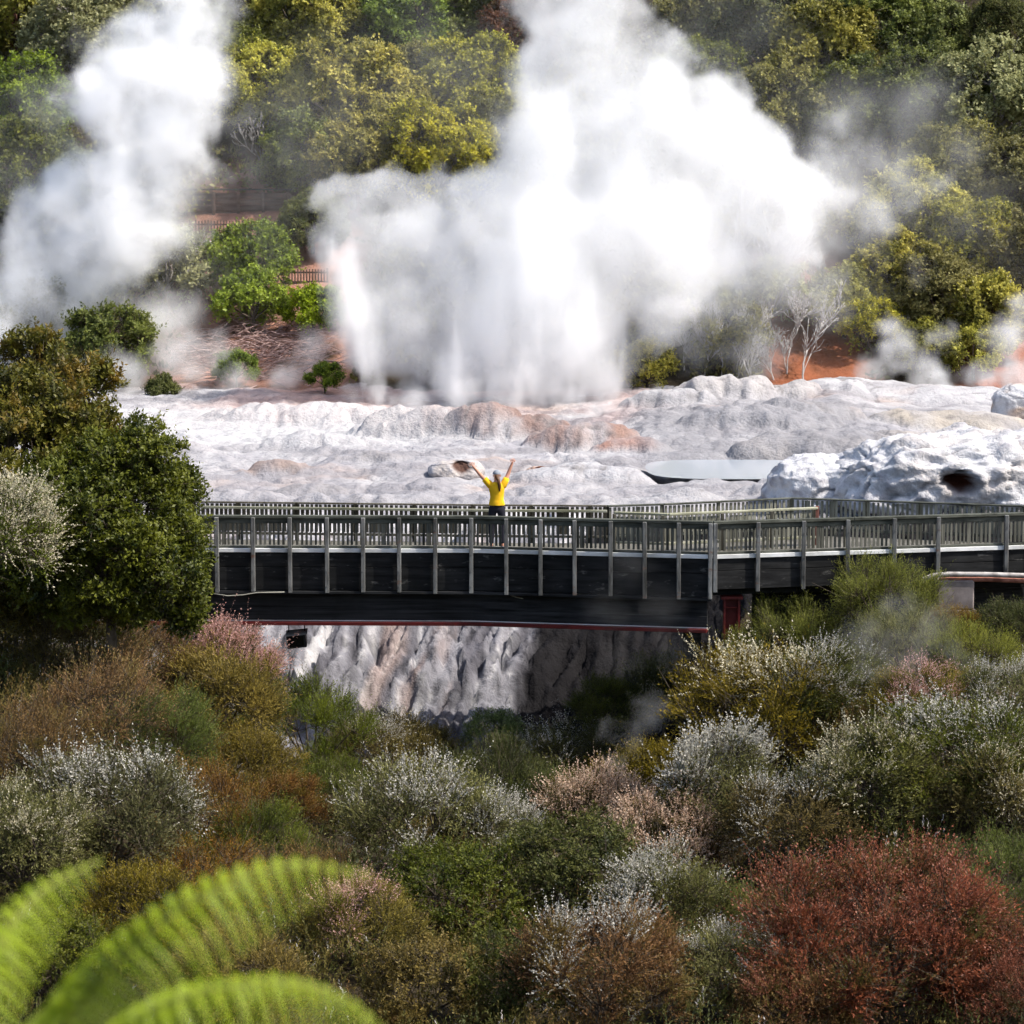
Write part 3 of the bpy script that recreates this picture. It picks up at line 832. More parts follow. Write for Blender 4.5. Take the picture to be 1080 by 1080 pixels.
HE = [crown_meshes('heath', seed=270 + k, R=1.25, zs=.8, nl=10, lobeR=.55, nc=11, clumpR=.24, nsp=20, L=.42, nlv=14, ll=.05, lw=.014,
                   up=.7, rnd=.36, spread=.5, bare=.25, trunk=.045, twigw=.011) for k in range(3)]
LU = [crown_meshes('lush', seed=280 + k, R=1.25, zs=.75, nl=10, lobeR=.55, nc=12, clumpR=.23, nsp=20, L=.20, nlv=9, ll=.058, lw=.026,
                   up=.4, rnd=.6, spread=.85, trunk=.055, twigw=.010) for k in range(3)]
RU = [crown_meshes('russet', seed=290 + k, R=1.7, zs=.62, nl=18, lobeR=.55, nc=15, clumpR=.22, nsp=24, L=.34, nlv=13, ll=.05, lw=.016,
                   up=.6, rnd=.36, spread=.5, flower=.30, fl=.028, nfl=6, bare=.1, trunk=.06, twigw=.010) for k in range(2)]
BT = [crown_meshes('dark_tree', seed=300 + k, R=2.2, zs=1.15, nl=30, lobeR=.80, nc=18, clumpR=.29, nsp=30, L=.21, nlv=8, ll=.09, lw=.048,
                   up=.65, rnd=.4, spread=.8, low=-.95, hc=2.1, trunk=.10, twigw=.010) for k in range(2)]

C_OL = leaf_mat('leaf_heath_olive', (.040, .036, .007), (.25, .19, .030))
C_BR = leaf_mat('leaf_heath_brown', (.060, .030, .008), (.29, .155, .035), dead=(.19, .14, .022))
C_GG = leaf_mat('leaf_grey_green', (.040, .048, .012), (.23, .225, .065))
C_DG = leaf_mat('leaf_deep_green', (.022, .036, .006), (.135, .145, .022))
C_FG = leaf_mat('leaf_feather_green', (.032, .050, .007), (.16, .19, .022))
C_YG = leaf_mat('leaf_feather_yellow', (.065, .075, .014), (.26, .27, .055))
C_OR = leaf_mat('leaf_orange', (.080, .050, .008), (.32, .20, .035))
C_RU = leaf_mat('leaf_russet', (.065, .022, .007), (.30, .092, .032), dead=(.085, .075, .016))
C_BT = leaf_mat('leaf_big_tree', (.016, .029, .005), (.155, .168, .016), var=.05, spec=.3, rough=.5)
C_BT2 = leaf_mat('leaf_big_tree_orange', (.020, .028, .006), (.20, .185, .020), var=.05, spec=.3, rough=.5, dead=(.20, .13, .014))
C_SG = leaf_mat('leaf_sapling', (.060, .090, .02), (.20, .27, .06))
def petal(name, a, b):
    M = NT(name)
    c = M.ramp(M.attr('tint', 'Fac'), [(.2, a), (.8, b)])
    bs = M.n('ShaderNodeBsdfPrincipled'); M.set(bs, 'Base Color', c); M.set(bs, 'Roughness', .6)
    tr = M.n('ShaderNodeBsdfTranslucent'); M.set(tr, 'Color', c)
    mx = M.n('ShaderNodeMixShader'); M.set(mx, 0, .3)
    M.t.links.new(bs.outputs[0], mx.inputs[1]); M.t.links.new(tr.outputs[0], mx.inputs[2]); M.t.links.new(mx.outputs[0], M.out.inputs[0])
    return M.m
P_W = petal('petal_white', (.32, .30, .25), (.60, .57, .49))
P_P = petal('petal_pink', (.42, .21, .17), (.70, .44, .38))
P_A = petal('petal_peach', (.48, .31, .20), (.74, .56, .42))
P_C = petal('petal_cream', (.40, .35, .22), (.68, .62, .44))
P_R = petal('petal_rust', (.20, .060, .030), (.36, .13, .07))

fore = [
 # left bank, under the big tree
 (FE, C_GG, None, 238, 668, 24, 'small grey feathery shrub at the right foot of the big dark tree'),
 (MKX, C_OL, P_P, 238, 716, 42, 'pink-flowered shrub beside the left end of the grey cascade'),
 (HE, C_OL, None, 84, 688, 48, 'olive twiggy shrub right under the big dark tree'),
 (LU, C_OL, None, 20, 672, 50, 'olive leafy shrub at the left edge below the cream-plumed one'),
 (HE, C_BR, None, 160, 712, 44, 'brownish twiggy shrub between the big dark tree and the pink-flowered shrub'),
 (MK, C_OL, None, 226, 752, 54, 'large olive shrub just below the pink-flowered shrub'),
 (HE, C_BR, None, 98, 770, 58, 'wide brown heathy shrub on the left bank'),
 (FE, C_FG, None, 168, 790, 50, 'feathery olive green shrub in the middle of the left bank'),
 (HE, C_BR, None, 30, 800, 50, 'rusty brown shrub at the left edge above the grey-green bush'),
 (FE, C_FG, None, 324, 778, 48, 'round feathery green shrub at the lower left edge of the cascade'),
 (MK, C_OL, None, 262, 812, 38, 'olive shrub between the round feathery shrub and the twiggy bank'),
 (MKF, C_GG, P_W, 112, 872, 66, 'broad grey-green bush with pale tips above the left fern frond'),
 (MKF, C_GG, P_C, 22, 902, 56, 'grey-green bush with pale tips at the left edge, lower'),
 (HE, C_BR, None, 208, 862, 48, 'brown heathy bush right of the broad grey-green bush'),
 (MK, C_BR, None, 296, 856, 32, 'small round rust-brown bush in the lower middle left'),
 (FE, C_FG, None, 268, 902, 44, 'green bush with yellowish top just above the long fern frond'),
 (FE, C_FG, None, 352, 846, 36, 'dark green feathery bush between the round rust bush and the white-flowered bush'),
 (MKF, C_OL, P_W, 398, 804, 42, 'olive bush with a few white flecks below the foot of the cascade'),
 (MK, C_OL, None, 444, 796, 30, 'small olive-orange bush at the middle foot of the cascade'),
 (LU, C_SG, None, 522, 772, 24, 'light green sapling in front of the right part of the cascade'),
 (FE, C_DG, None, 516, 838, 46, 'deep green dome-shaped bush above the white-flowered bush'),
 (MKD, C_GG, P_W, 442, 872, 60, 'bush covered in white blossom in the lower middle'),
 (MKD, C_GG, P_W, 516, 892, 42, 'smaller white-blossomed bush right beside the first'),
 (MKF, C_GG, P_W, 598, 822, 46, 'white-flecked bush at the lower edge of the dark gully'),
 (FE, C_FG, None, 560, 862, 40, 'olive green bush between two white-flecked bushes in mid foreground'),
 (MKX, C_OL, P_A, 632, 868, 46, 'peach-flowered bush left of the dark olive bush'),
 (MKX, C_OL, P_A, 698, 904, 46, 'peach-flowered bush sloping down beside the pale spiky shrub'),
 (MKD, C_GG, P_W, 712, 962, 50, 'white-flowered bush left of the yellow-green tuft'),
 (LU, C_DG, None, 608, 928, 66, 'lush deep green bush in the lower centre'),
 (LU, C_DG, None, 476, 952, 62, 'lush green bush right of the tip of the long fern frond'),
 (MK, C_OL, None, 690, 830, 42, 'dark olive bush at the right edge of the dark gully'),
 (SPK, C_GG, P_W, 758, 852, 52, 'pale spiky shrub with upright white plumes, right of centre'),
 (MK, C_BR, None, 752, 730, 36, 'orange-brown bush beside the dark hollow under the footbridge'),
 (MKF, C_OL, P_C, 806, 762, 66, 'large olive bush with pale tips below the footbridge corner'),
 (MKF, C_DG, P_W, 872, 742, 44, 'white-tipped bush just below the drifting steam on the right'),
 (FE, C_YG, None, 838, 690, 44, 'yellow-green feathery bush under the right part of the footbridge'),
 (FE, C_YG, None, 934, 646, 45, 'tall yellow-green feathery shrub rising in front of the footbridge'),
 (FE, C_YG, None, 1024, 704, 38, 'yellow-green shrub in the steam below the concrete block'),
 (MK, C_OR, None, 1000, 672, 26, 'orange-leaved shrub beside the concrete block under the pipes'),
 (MK, C_DG, None, 1066, 668, 30, 'dark green shrub at the right edge below the pipes'),
 (FE, C_GG, None, 955, 690, 40, 'grey-green feathery shrub standing in the drifting steam on the right'),
 (MK, C_DG, None, 700, 738, 34, 'dim green shrub in the steam of the dark gully'),
 (MK, C_DG, None, 646, 752, 30, 'darkest low shrub at the bottom of the gully, right of the cascade'),
 (MKF, C_GG, P_C, 918, 842, 56, 'grey-olive bush right of the dark hollow in the right foreground'),
 (MKF, C_OL, P_W, 842, 880, 52, 'grey bush with scattered pale tips above the russet bush'),
 (MKF, C_DG, P_W, 1004, 812, 62, 'green bush with silvery flecks on the right'),
 (MKF, C_GG, P_W, 1066, 744, 38, 'white-tipped bush at the right edge below the yellow-green shrubs'),
 (MKF, C_OL, P_P, 968, 752, 38, 'olive bush with pinkish tips right of the white-tipped one'),
 (MKF, C_OL, P_C, 1066, 842, 50, 'olive-brown bush at the right edge, half way down'),
 (RU, C_RU, P_R, 930, 1014, 112, 'big russet-red bush in the lower right'),
 (FE, C_FG, None, 1052, 944, 50, 'yellow-olive bush at the right edge behind the russet bush'),
 (FE, C_YG, None, 788, 972, 28, 'small yellow-green tuft left of the big russet bush'),
 (MKD, C_GG, P_W, 770, 1036, 50, 'white-flecked bush at the left foot of the big russet bush'),
 (RU, C_RU, P_R, 1064, 1052, 70, 'smaller russet bush in the lower right corner'),
 (MKF, C_BR, P_W, 640, 1034, 66, 'dark brown-green bush with scattered white sprigs at the bottom edge'),
 (LU, C_DG, None, 540, 1046, 56, 'leafy green bush at the bottom edge, centre'),
 (LU, C_OL, None, 446, 1044, 54, 'olive leafy bush at the bottom edge right of the lower fern frond'),
 (MKF, C_OL, P_P, 380, 984, 46, 'olive bush with a few pale pink sprigs below the tip of the long fern frond'),
 (HE, C_BR, None, 316, 948, 46, 'grey-brown twiggy bush behind the long fern frond'),
 (HE, C_BR, None, 216, 946, 46, 'dark brown twiggy bush between the two upper fern fronds'),
 (MK, C_OL, None, 150, 972, 46, 'olive bush behind the left fern frond'),
 (LU, C_DG, None, 60, 1016, 52, 'dark green bush behind the left fern frond at the bottom left'),
 (MK, C_OL, None, 250, 1046, 56, 'olive bush behind the lower fern frond'),
 (MKF, C_BR, P_R, 836, 1072, 50, 'rust and olive bush at the bottom edge left of the russet corner'),
]
for V, m, fm, px, py, r, lab in fore:
    wm = WOOD
    plant(V, px, py, r * 1.32, lab, 'shrub', m, name='shrub', woodm=wm, flowerm=fm)

# the big dark tree on the left: two stems' worth of crown, each its own tree
plant([BT[0]], 18, 506, 120, 'tall dark green tree at the left edge with an orange-tinged top', 'tree', C_BT2, name='evergreen_tree', Y=54.5, parts=('crown', 'trunk'), zsc=1.1)
plant([BT[1]], 116, 564, 106, 'dense dark green tree with sunlit clumps, hiding the left end of the footbridge', 'tree', C_BT, name='evergreen_tree', Y=52.5, parts=('crown', 'trunk'))

# tall plumed shrub on a bare stem at the left edge
e = plant([MKX[0]], -14, 572, 72, 'cream-plumed tall shrub at the left edge in front of the big dark trees', 'shrub', C_FG, name='plumed_shrub', flowerm=P_C, Y=49.5)
zg = float(ground_h(e.location.x, e.location.y))
st = MB().tube([(0, 0, .2), (.04, .02, (zg - e.location.z) / e.scale.z * .5), (0, 0, (zg - e.location.z) / e.scale.z - .3)], [.05, .06, .075], 8).build('stem', WOOD, e)

# the tangle of low scrub that knits the shrubs together: one uncountable mass
r_ = np.random.RandomState(9)
n = 62000
x = r_.uniform(-13, 13, n); y = r_.uniform(28, 61, n)
dens = pn(x * .6, y * .6, 3.0)
k = (dens > -.45) & (np.abs(x) < .20 * y + 1) & ~((x > 6.0) & (y > 53) & (dens < .3)) & ~((y > 58.5) & (x > -7) & (x < 4))
k &= ~((y > 55) & (x > -.5) & (x < 5.5) & (dens < .3))
x, y, dn = x[k], y[k], dens[k]; n = len(x)
hm = np.clip(.55 + .75 * pn(x * .55, y * .55, 9.0) + .3 * pn(x * 1.6, y * 1.6, 2.0), .08, 1.5) * (1 - .7 * ss(52, 56, y))
hgt = hm * r_.uniform(.25, 1, n) ** .6
b0 = np.stack([x, y, ground_h(x, y) + hgt], 1)
sdv = unit(r_.normal(size=(n, 3)) * .42 + np.array([.22, -.12, .85]))
sL = r_.uniform(.2, .5, n)
NL = 13
S = np.repeat(np.arange(n), NL)
t = np.tile((np.arange(NL) + .5) / NL, n)
p = b0[S] + sdv[S] * (sL[S] * t)[:, None]
perp = unit(np.cross(sdv[S], r_.normal(size=(n * NL, 3))))
d = unit(sdv[S] * .75 + perp * .5)
sz = r_.uniform(.7, 1.3, n * NL)
v = kites(p, d, unit(r_.normal(size=(n * NL, 3)) + np.array([0, 0, 1.])), .055 * sz, .017 * sz)
hue = np.clip(.5 + .9 * pn(x * .5 + 40, y * .5, 1.0) + r_.normal(0, .10, n), 0, 1)
pal = np.array([[.145, .075, .026], [.165, .118, .030], [.135, .125, .032], [.090, .105, .024], [.120, .130, .055]])
kk = hue * 3.999; k0 = kk.astype(int); fr = (kk - k0)[:, None]
pc = (pal[k0] * (1 - fr) + pal[k0 + 1] * fr) * r_.uniform(.45, 1.35, (n, 1))
fl_ = (r_.uniform(size=n) < np.clip(.02 + .30 * pn(x * .7 + 9, y * .7, 6.0), 0, .22))
cc = pc[S].copy()
msk = fl_[S] & (t > .45)
cc[msk] = np.array([.50, .46, .42]) * r_.uniform(.7, 1.2, (msk.sum(), 1))
GM = NT('leaf_tangle')
c = GM.attr('col')
bs = GM.n('ShaderNodeBsdfPrincipled'); GM.set(bs, 'Base Color', c); GM.set(bs, 'Roughness', .6); GM.set(bs, 'Specular IOR Level', .2)
tr = GM.n('ShaderNodeBsdfTranslucent'); GM.set(tr, 'Color', c)
mx = GM.n('ShaderNodeMixShader'); GM.set(mx, 0, .3)
GM.t.links.new(bs.outputs[0], mx.inputs[1]); GM.t.links.new(tr.outputs[0], mx.inputs[2]); GM.t.links.new(mx.outputs[0], GM.out.inputs[0])
o = mesh_obj('undergrowth', np_mesh('undergrowth', v, quads(n * NL), cols={'col': np.repeat(cc, 4, 0)}), GM.m)
tag(o, 'tangled low heath and scrub between the foreground shrubs', 'undergrowth', kind='stuff')
# ------------------------------------------------------------------ footbridge
ZR = at(400, 543.3, 60).z                     # top of the handrails
ZD = ZR - 0.84                                # deck surface
def lev(px, py, z=None):
    z = ZR if z is None else z
    d = ray(px, py)
    Y = (z - CAMZ) / d.z
    return Vector((d.x * Y, Y, z))

def timber(name, a, b, streak, grain=(1.2, 1.2, 1.2), rough=.85, flake=None):
    M = NT(name)
    p = M.pos()
    g = M.noise(M.vmath('MULTIPLY', p, streak), 1.0, 5, .62)
    c = M.ramp(g, [(.30, a), (.70, b)])
    g2 = M.noise(p, .9, 4, .6)
    c = M.mix(M.maprange(g2, .42, .66, 0, .65), c, M.mix(1.0, c, (.45, .45, .42), 'MULTIPLY'))
    if flake:
        g3 = M.noise(M.vmath('MULTIPLY', p, (2.2, 2.2, 7)), 1.0, 5, .7)
        c = M.mix(M.maprange(g3, .60, .70, 0, .8), c, flake)
    return M.bsdf(c, rough, g, .4, .01, .15)
T_RAIL = timber('timber_rail', (.032, .034, .027), (.14, .145, .12), (1.2, 8, 8))
T_POST = timber('timber_post', (.045, .044, .041), (.27, .27, .26), (7, 7, 1.4), flake=(.15, .07, .04))
T_PICK = timber('timber_picket', (.016, .017, .013), (.21, .205, .17), (22, 22, .6))
T_FAR = timber('timber_far_picket', (.030, .026, .018), (.16, .145, .11), (22, 22, .6))
T_FARR = timber('timber_far_right', (.07, .07, .05), (.32, .31, .25), (22, 22, .6))
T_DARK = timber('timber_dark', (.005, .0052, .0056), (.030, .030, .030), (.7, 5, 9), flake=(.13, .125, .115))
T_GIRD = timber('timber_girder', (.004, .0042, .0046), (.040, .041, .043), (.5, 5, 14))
T_PALE = timber('timber_pale_edge', (.62, .62, .61), (.86, .86, .85), (1.5, 6, 6))
T_YEL = timber('timber_yellowed', (.20, .195, .12), (.46, .45, .35), (1.0, 6, 6))
T_DECK = timber('timber_deck', (.07, .065, .055), (.20, .19, .165), (7, .8, 5))
S_RED = NT('red_steel'); S_RED = S_RED.bsdf(S_RED.ramp(S_RED.noise(S_RED.pos(), 2.5, 4, .6), [(.3, (.045, .004, .0035)), (.7, (.13, .011, .009))]), .55)

bridge = empty('footbridge', (0, 60.5, ZD), 'long dark timber footbridge with picket railings crossing in front of the terrace', 'footbridge')
BO = Vector(bridge.location)
def L(p):
    return Vector(p) - BO
UP = Vector((0, 0, 1))
nearL = [lev(-90, 542.8), lev(200, 543.0), lev(500, 543.8), lev(752, 549.6)]
nearR = [lev(752, 549.6), lev(900, 545.4), lev(1080, 540.2), lev(1330, 533.5)]
farP = [lev(-90, 527.8), lev(200, 528.4), lev(520, 532.0), lev(640, 532.8), lev(700, 531.0), lev(834, 524.6), lev(914, 527.2), lev(1080, 533.0), lev(1180, 535.0), lev(1330, 529.0)]

def resample(poly, step=None, xs=None):
    """points on a polyline at given photo columns"""
    out = []
    for X in xs:
        for a, b in zip(poly, poly[1:]):
            ca = (a.x / a.y) * F / CP_ + 540; cb = (b.x / b.y) * F / CP_ + 540
            if ca <= X <= cb:
                lo, hi = 0.0, 1.0
                for _ in range(40):
                    m = (lo + hi) / 2; q = a.lerp(b, m)
                    if (q.x / q.y) * F / CP_ + 540 < X: lo = m
                    else: hi = m
                out.append(a.lerp(b, lo)); break
    return out
CP_ = 1.0
def pcol(p):
    """photograph column of a world point"""
    v = p - Vector((0, 0, CAMZ))
    return 540 + F * v.x / (v.y * CP - v.z * SP)
def on_line(poly, X):
    for a, b in zip(poly, poly[1:]):
        if pcol(a) <= X <= pcol(b) + 1e-6:
            lo, hi = 0.0, 1.0
            for _ in range(40):
                m = (lo + hi) / 2
                if pcol(a.lerp(b, m)) < X: lo = m
                else: hi = m
            return a.lerp(b, lo), (b - a).normalized()
    return None

def railing(poly, post_cols, name, parent, mats, top, bot, pitch, pw, post_drop, out, post_w=.085, rail=(.13, .07), clip=None, sub=.0):
    """handrail mesh (the part) with its posts and picket panels as sub-parts"""
    mrail, mpost, mpick = mats
    mb = MB()
    for a, b in zip(poly, poly[1:]):
        mb.bar(L(a) - UP * rail[1] / 2, L(b) - UP * rail[1] / 2, rail[0], rail[1], .012)
        if sub:
            mb.bar(L(a) - UP * (rail[1] + .055), L(b) - UP * (rail[1] + .055), .045, .10, .006)
        mb.bar(L(a) + UP * bot, L(b) + UP * bot, .05, .055, .006)
    ro = mb.build(name, mrail, parent)
    pts = [on_line(poly, X) for X in post_cols]
    rp = random.Random(len(post_cols) * 3 + 1)
    for q in pts:
        if q is None: continue
        p, d = q
        nrm = Vector((d.y, -d.x, 0)) * out
        c = L(p) + nrm * (.025 + post_w / 2 + .04)
        t = rp.uniform(-.006, .006)
        m = MB().bar(c - UP * (post_drop + rp.uniform(-.02, .02)), c - UP * .04 + Vector((t, 0, 0)), post_w, post_w * rp.uniform(.9, 1.1), .008)
        for hz in (.30, .82, 1.18, 1.50):
            if hz < post_drop - .05:
                m.box(c - UP * hz + nrm * (post_w * .55), (.022, .022, .022))
        m.build('post', mpost, ro)
    for a, b in zip(pts, pts[1:]):
        if a is None or b is None: continue
        pa, pb = a[0], b[0]
        n = max(2, round((pb - pa).length / pitch))
        m = MB()
        for k in range(n):
            f = (k + .5) / n
            c = L(pa.lerp(pb, f)) + Vector((rp.uniform(-.006, .006), .0, 0))
            w_ = pw * rp.uniform(.8, 1.15)
            if rp.random() < .04: w_ *= 2.0
            d = (pb - pa).normalized()
            rz = math.atan2(d.y, d.x)
            h = top - bot
            m.box(c + UP * (bot + .04 + h / 2 - .02), (w_, .022, h - .05), rz=rz + rp.uniform(-.03, .03), ry=rp.uniform(-.012, .012))
        m.build('picket_panel', mpick, ro)
    return ro
colsL = [-86, -48, -10, 28, 66, 104, 150, 191, 229, 267, 306, 345, 383, 421, 459, 497, 535, 571, 607, 645, 681, 717, 750]
colsR = [753, 798, 846, 893, 942, 988, 1060, 1130, 1200, 1270, 1325]
railing(nearL, colsL, 'railing', bridge, (T_RAIL, T_POST, T_PICK), -.12, -.68, .098, .050, 1.64, 1, sub=1)
railing(nearR, colsR, 'railing', bridge, (T_RAIL, T_POST, T_PICK), -.12, -.68, .098, .050, 1.48, 1, sub=1)
fcolL = list(range(-60, 640, 62)) + [640]
railing(farP[:4], fcolL, 'railing', bridge, (T_FAR, T_FAR, T_FAR), -.04, -.70, .105, .070, .95, -1, rail=(.09, .035))
fcolR = [641, 700, 760, 820, 834, 880, 914, 970, 1030, 1080, 1130, 1178, 1240, 1320]
railing(farP[3:], fcolR, 'railing', bridge, (T_RAIL, T_RAIL, T_FARR), -.05, -.70, .105, .058, .95, -1, rail=(.10, .04))
# the yellowed second handrail on the far side, and the inner picket fence it runs into
inn = [p + Vector((0, -.16, -.115)) for p in farP[:4]]
mb = MB()
for a, b in zip(inn, inn[1:]):
    mb.bar(L(a), L(b), .06, .055, .006)
for a, b in zip(farP[:3], farP[1:4]):
    n = 9
    for k in range(n):
        c = L(a.lerp(b, (k + .5) / n)); mb.bar(c + Vector((0, -.16, -.14)), c + Vector((0, 0.0, -.14)), .04, .03)
mb.build('second_handrail', T_YEL, bridge)
inner = [lev(648, 539.5), lev(705, 541.2), lev(862, 534.6)]
railing(inner, [649, 700, 760, 812, 856], 'inner_railing', bridge, (T_YEL, T_FAR, T_FARR), -.10, -.66, .105, .060, .84, 1, post_w=.07, rail=(.10, .055))
m = MB(); q = L(inner[-1]); m.bar(q - UP * .86, q + UP * .015, .075, .075, .008); m.build('end_post', wood_mat('timber_reddish', (.12, .05, .04), (.30, .13, .10)), bridge)
# deck
def sheet(name, front, back, z, t, mat, parent):
    bm = bmesh.new()
    loop = [L(Vector((p.x, p.y, z))) for p in front] + [L(Vector((p.x, p.y, z))) for p in reversed(back)]
    vt = [bm.verts.new(p) for p in loop]; vb = [bm.verts.new(p - UP * t) for p in loop]
    bm.faces.new(vt); bm.faces.new(list(reversed(vb)))
    n = len(loop)
    for i in range(n):
        bm.faces.new((vt[(i + 1) % n], vt[i], vb[i], vb[(i + 1) % n]))
    bmesh.ops.triangulate(bm, faces=[f for f in bm.faces if len(f.verts) > 4])
    me = bpy.data.meshes.new(name); bm.to_mesh(me); bm.free()
    return mesh_obj(name, me, mat, parent)
inset = Vector((0, .05, 0))
sheet('deck', [p + inset for p in nearL] + [p + inset for p in nearR[1:]], [p - inset for p in farP], ZD, .06, T_DECK, bridge)
def band(name, polys, dz0, dz1, out, w_, mat, ends=None):
    mb = MB()
    for poly in polys:
        for a, b in zip(poly, poly[1:]):
            d = (b - a).normalized(); nrm = Vector((d.y, -d.x, 0))
            zc = ZR + (dz0 + dz1) / 2
            A = Vector((a.x, a.y, zc)) + nrm * out; Bq = Vector((b.x, b.y, zc)) + nrm * out
            mb.bar(L(A), L(Bq), w_, abs(dz1 - dz0), .006)
    return mb.build(name, mat, bridge)
nearA = nearL; nearB = nearR
band('kerb', [nearA, nearB], -.790, -.705, .020, .10, T_PALE)
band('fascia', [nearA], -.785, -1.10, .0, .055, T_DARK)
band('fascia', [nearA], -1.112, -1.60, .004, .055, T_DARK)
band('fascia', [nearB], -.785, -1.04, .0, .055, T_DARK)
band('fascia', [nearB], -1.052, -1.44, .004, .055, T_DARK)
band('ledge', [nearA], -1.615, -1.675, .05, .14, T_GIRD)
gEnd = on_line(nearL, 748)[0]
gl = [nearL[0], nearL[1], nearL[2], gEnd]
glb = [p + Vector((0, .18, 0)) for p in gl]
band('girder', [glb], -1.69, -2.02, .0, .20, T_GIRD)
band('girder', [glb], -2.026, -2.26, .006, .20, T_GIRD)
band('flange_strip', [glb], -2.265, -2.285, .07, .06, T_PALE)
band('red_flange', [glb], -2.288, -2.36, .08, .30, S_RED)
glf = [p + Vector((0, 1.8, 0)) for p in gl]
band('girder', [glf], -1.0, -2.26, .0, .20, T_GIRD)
# cross bearers under the right part, and its two beams
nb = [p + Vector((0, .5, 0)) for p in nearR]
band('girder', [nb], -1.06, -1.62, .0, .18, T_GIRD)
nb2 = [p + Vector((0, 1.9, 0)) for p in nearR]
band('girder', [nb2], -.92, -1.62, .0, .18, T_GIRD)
# red steel pier under the corner: two flanges, web and stiffeners, going down to the rock
pc = lev(774, 550) + Vector((0, .45, 0))
def pier(p, z0, z1):
    mb = MB()
    c = L(p)
    zt, zb = ZR + z0 - BO.z, z1 - BO.z
    h = zt - zb; zm = (zt + zb) / 2
    mb.box((c.x - .15, c.y, zm), (.045, .30, h)); mb.box((c.x + .15, c.y, zm), (.045, .30, h)); mb.box((c.x, c.y + .02, zm), (.255, .035, h - .002))
    for k in range(2):
        mb.box((c.x, c.y - .06, zt - .18 - k * .55), (.254, .12, .028))
    mb.box((c.x, c.y, zt + .03), (.46, .40, .058))
    return mb
pier(pc, -1.68, ZR - 2.62).build('red_bracket', S_RED, bridge)
for X, off in ((120, .9), (735, 1.7)):
    q = on_line(nearL, X)[0] + Vector((0, off, 0))
    mb = MB(); g0 = float(ground_h(q.x, q.y)) - .5
    mb.box(L(Vector((q.x, q.y, (g0 + ZR - 2.4) / 2))), (.4, .9, ZR - 2.4 - g0), bev=.03)
    mb.build('pier', T_GIRD, bridge)

# dark timber abutment behind the right part
q0, q1 = on_line(nearR, 800)[0], on_line(nearR, 1200)[0]
mb = MB()
A = Vector((q0.x, q0.y + 1.35, 0)); B_ = Vector((q1.x, q1.y + 1.35, 0))
for k in range(9):
    z = ZR - 1.70 - k * .225
    mb.bar(Vector((A.x, A.y - .012 * (k % 2), z)), Vector((B_.x, B_.y - .012 * (k % 2), z)), .10, .215, .008)
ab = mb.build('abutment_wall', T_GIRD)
tag(ab, 'black timber wall in the shade under the right part of the footbridge', 'wall')
# grey panel wall standing behind the shrubs at the right
mb = MB()
A, B_ = on_line(nearR, 948)[0] + Vector((0, .16, 0)), on_line(nearR, 1300)[0] + Vector((0, .16, 0))
n = 9
for k in range(n):
    a, b = A.lerp(B_, k / n), A.lerp(B_, (k + .985) / n)
    mb.bar(Vector((a.x, a.y, ZR - 1.28)), Vector((b.x, b.y, ZR - 1.28)), .05, .42, .006)
gp = mb.build('skirting', timber('timber_grey_skirt', (.07, .065, .06), (.20, .185, .17), (4, 4, 2)), bridge)
gp.location = -BO

# lamp box hanging from the underside
lb = empty('hanging_box', at(313, 672, 60.3), 'small black box with tilted open face hanging under the left part of the footbridge', 'lamp box')
mb = MB()
mb.box((0, 0, -.05), (.42, .30, .30), ry=-.10, rx=.18, bev=.015)
K = NT('black_metal').bsdf((.012, .012, .014), .5)
mb.build('housing', K, lb)
mb = MB(); mb.box((-.008, -.163, -.068), (.34, .014, .22), ry=-.10, rx=.18); mb.build('lens', NT('dark_glass').bsdf((.004, .004, .005), .25), lb)
mb = MB(); mb.tube([(-.17, 0, .08), (-.17, 0, .27)], .014, 6); mb.tube([(.17, 0, .10), (.17, 0, .27)], .014, 6); mb.build('hanger', K, lb)
mb = MB(); mb.box((0, -.03, .108), (.46, .36, .02), ry=-.10, rx=.18); mb.build('lid', NT('grey_lid').bsdf((.16, .16, .16), .6), lb)

# slack cables along the girder
def cable(label, pts, r, m):
    P = [Vector(p) for p in pts]
    o = MB().tube(P, r, 6).build('cable', m)
    return tag(o, label, 'cable')
CB = NT('cable_grey').bsdf((.30, .29, .24), .6)
Yc = nearL[2].y - .12
cable('pale cable sagging across the girder under the standing person', [at(536, 627, Yc), at(545, 630, Yc), at(556, 632, Yc), at(568, 632.6, Yc), at(580, 631.4, Yc), at(594, 629, Yc), at(610, 626, Yc), at(640, 625.5, Yc)], .013, CB)
cable('pale cable drooping at the left end of the girder by the dark tree', [at(225, 626, Yc), at(240, 628.5, Yc), at(256, 627.5, Yc), at(272, 625, Yc), at(300, 624.5, Yc)], .013, CB)
cable('thin pale cable in the dark under the right part of the footbridge', [at(868, 666, 60.4), at(880, 664.8, 60.4), at(893, 661, 60.2), at(905, 655, 60)], .012, CB)

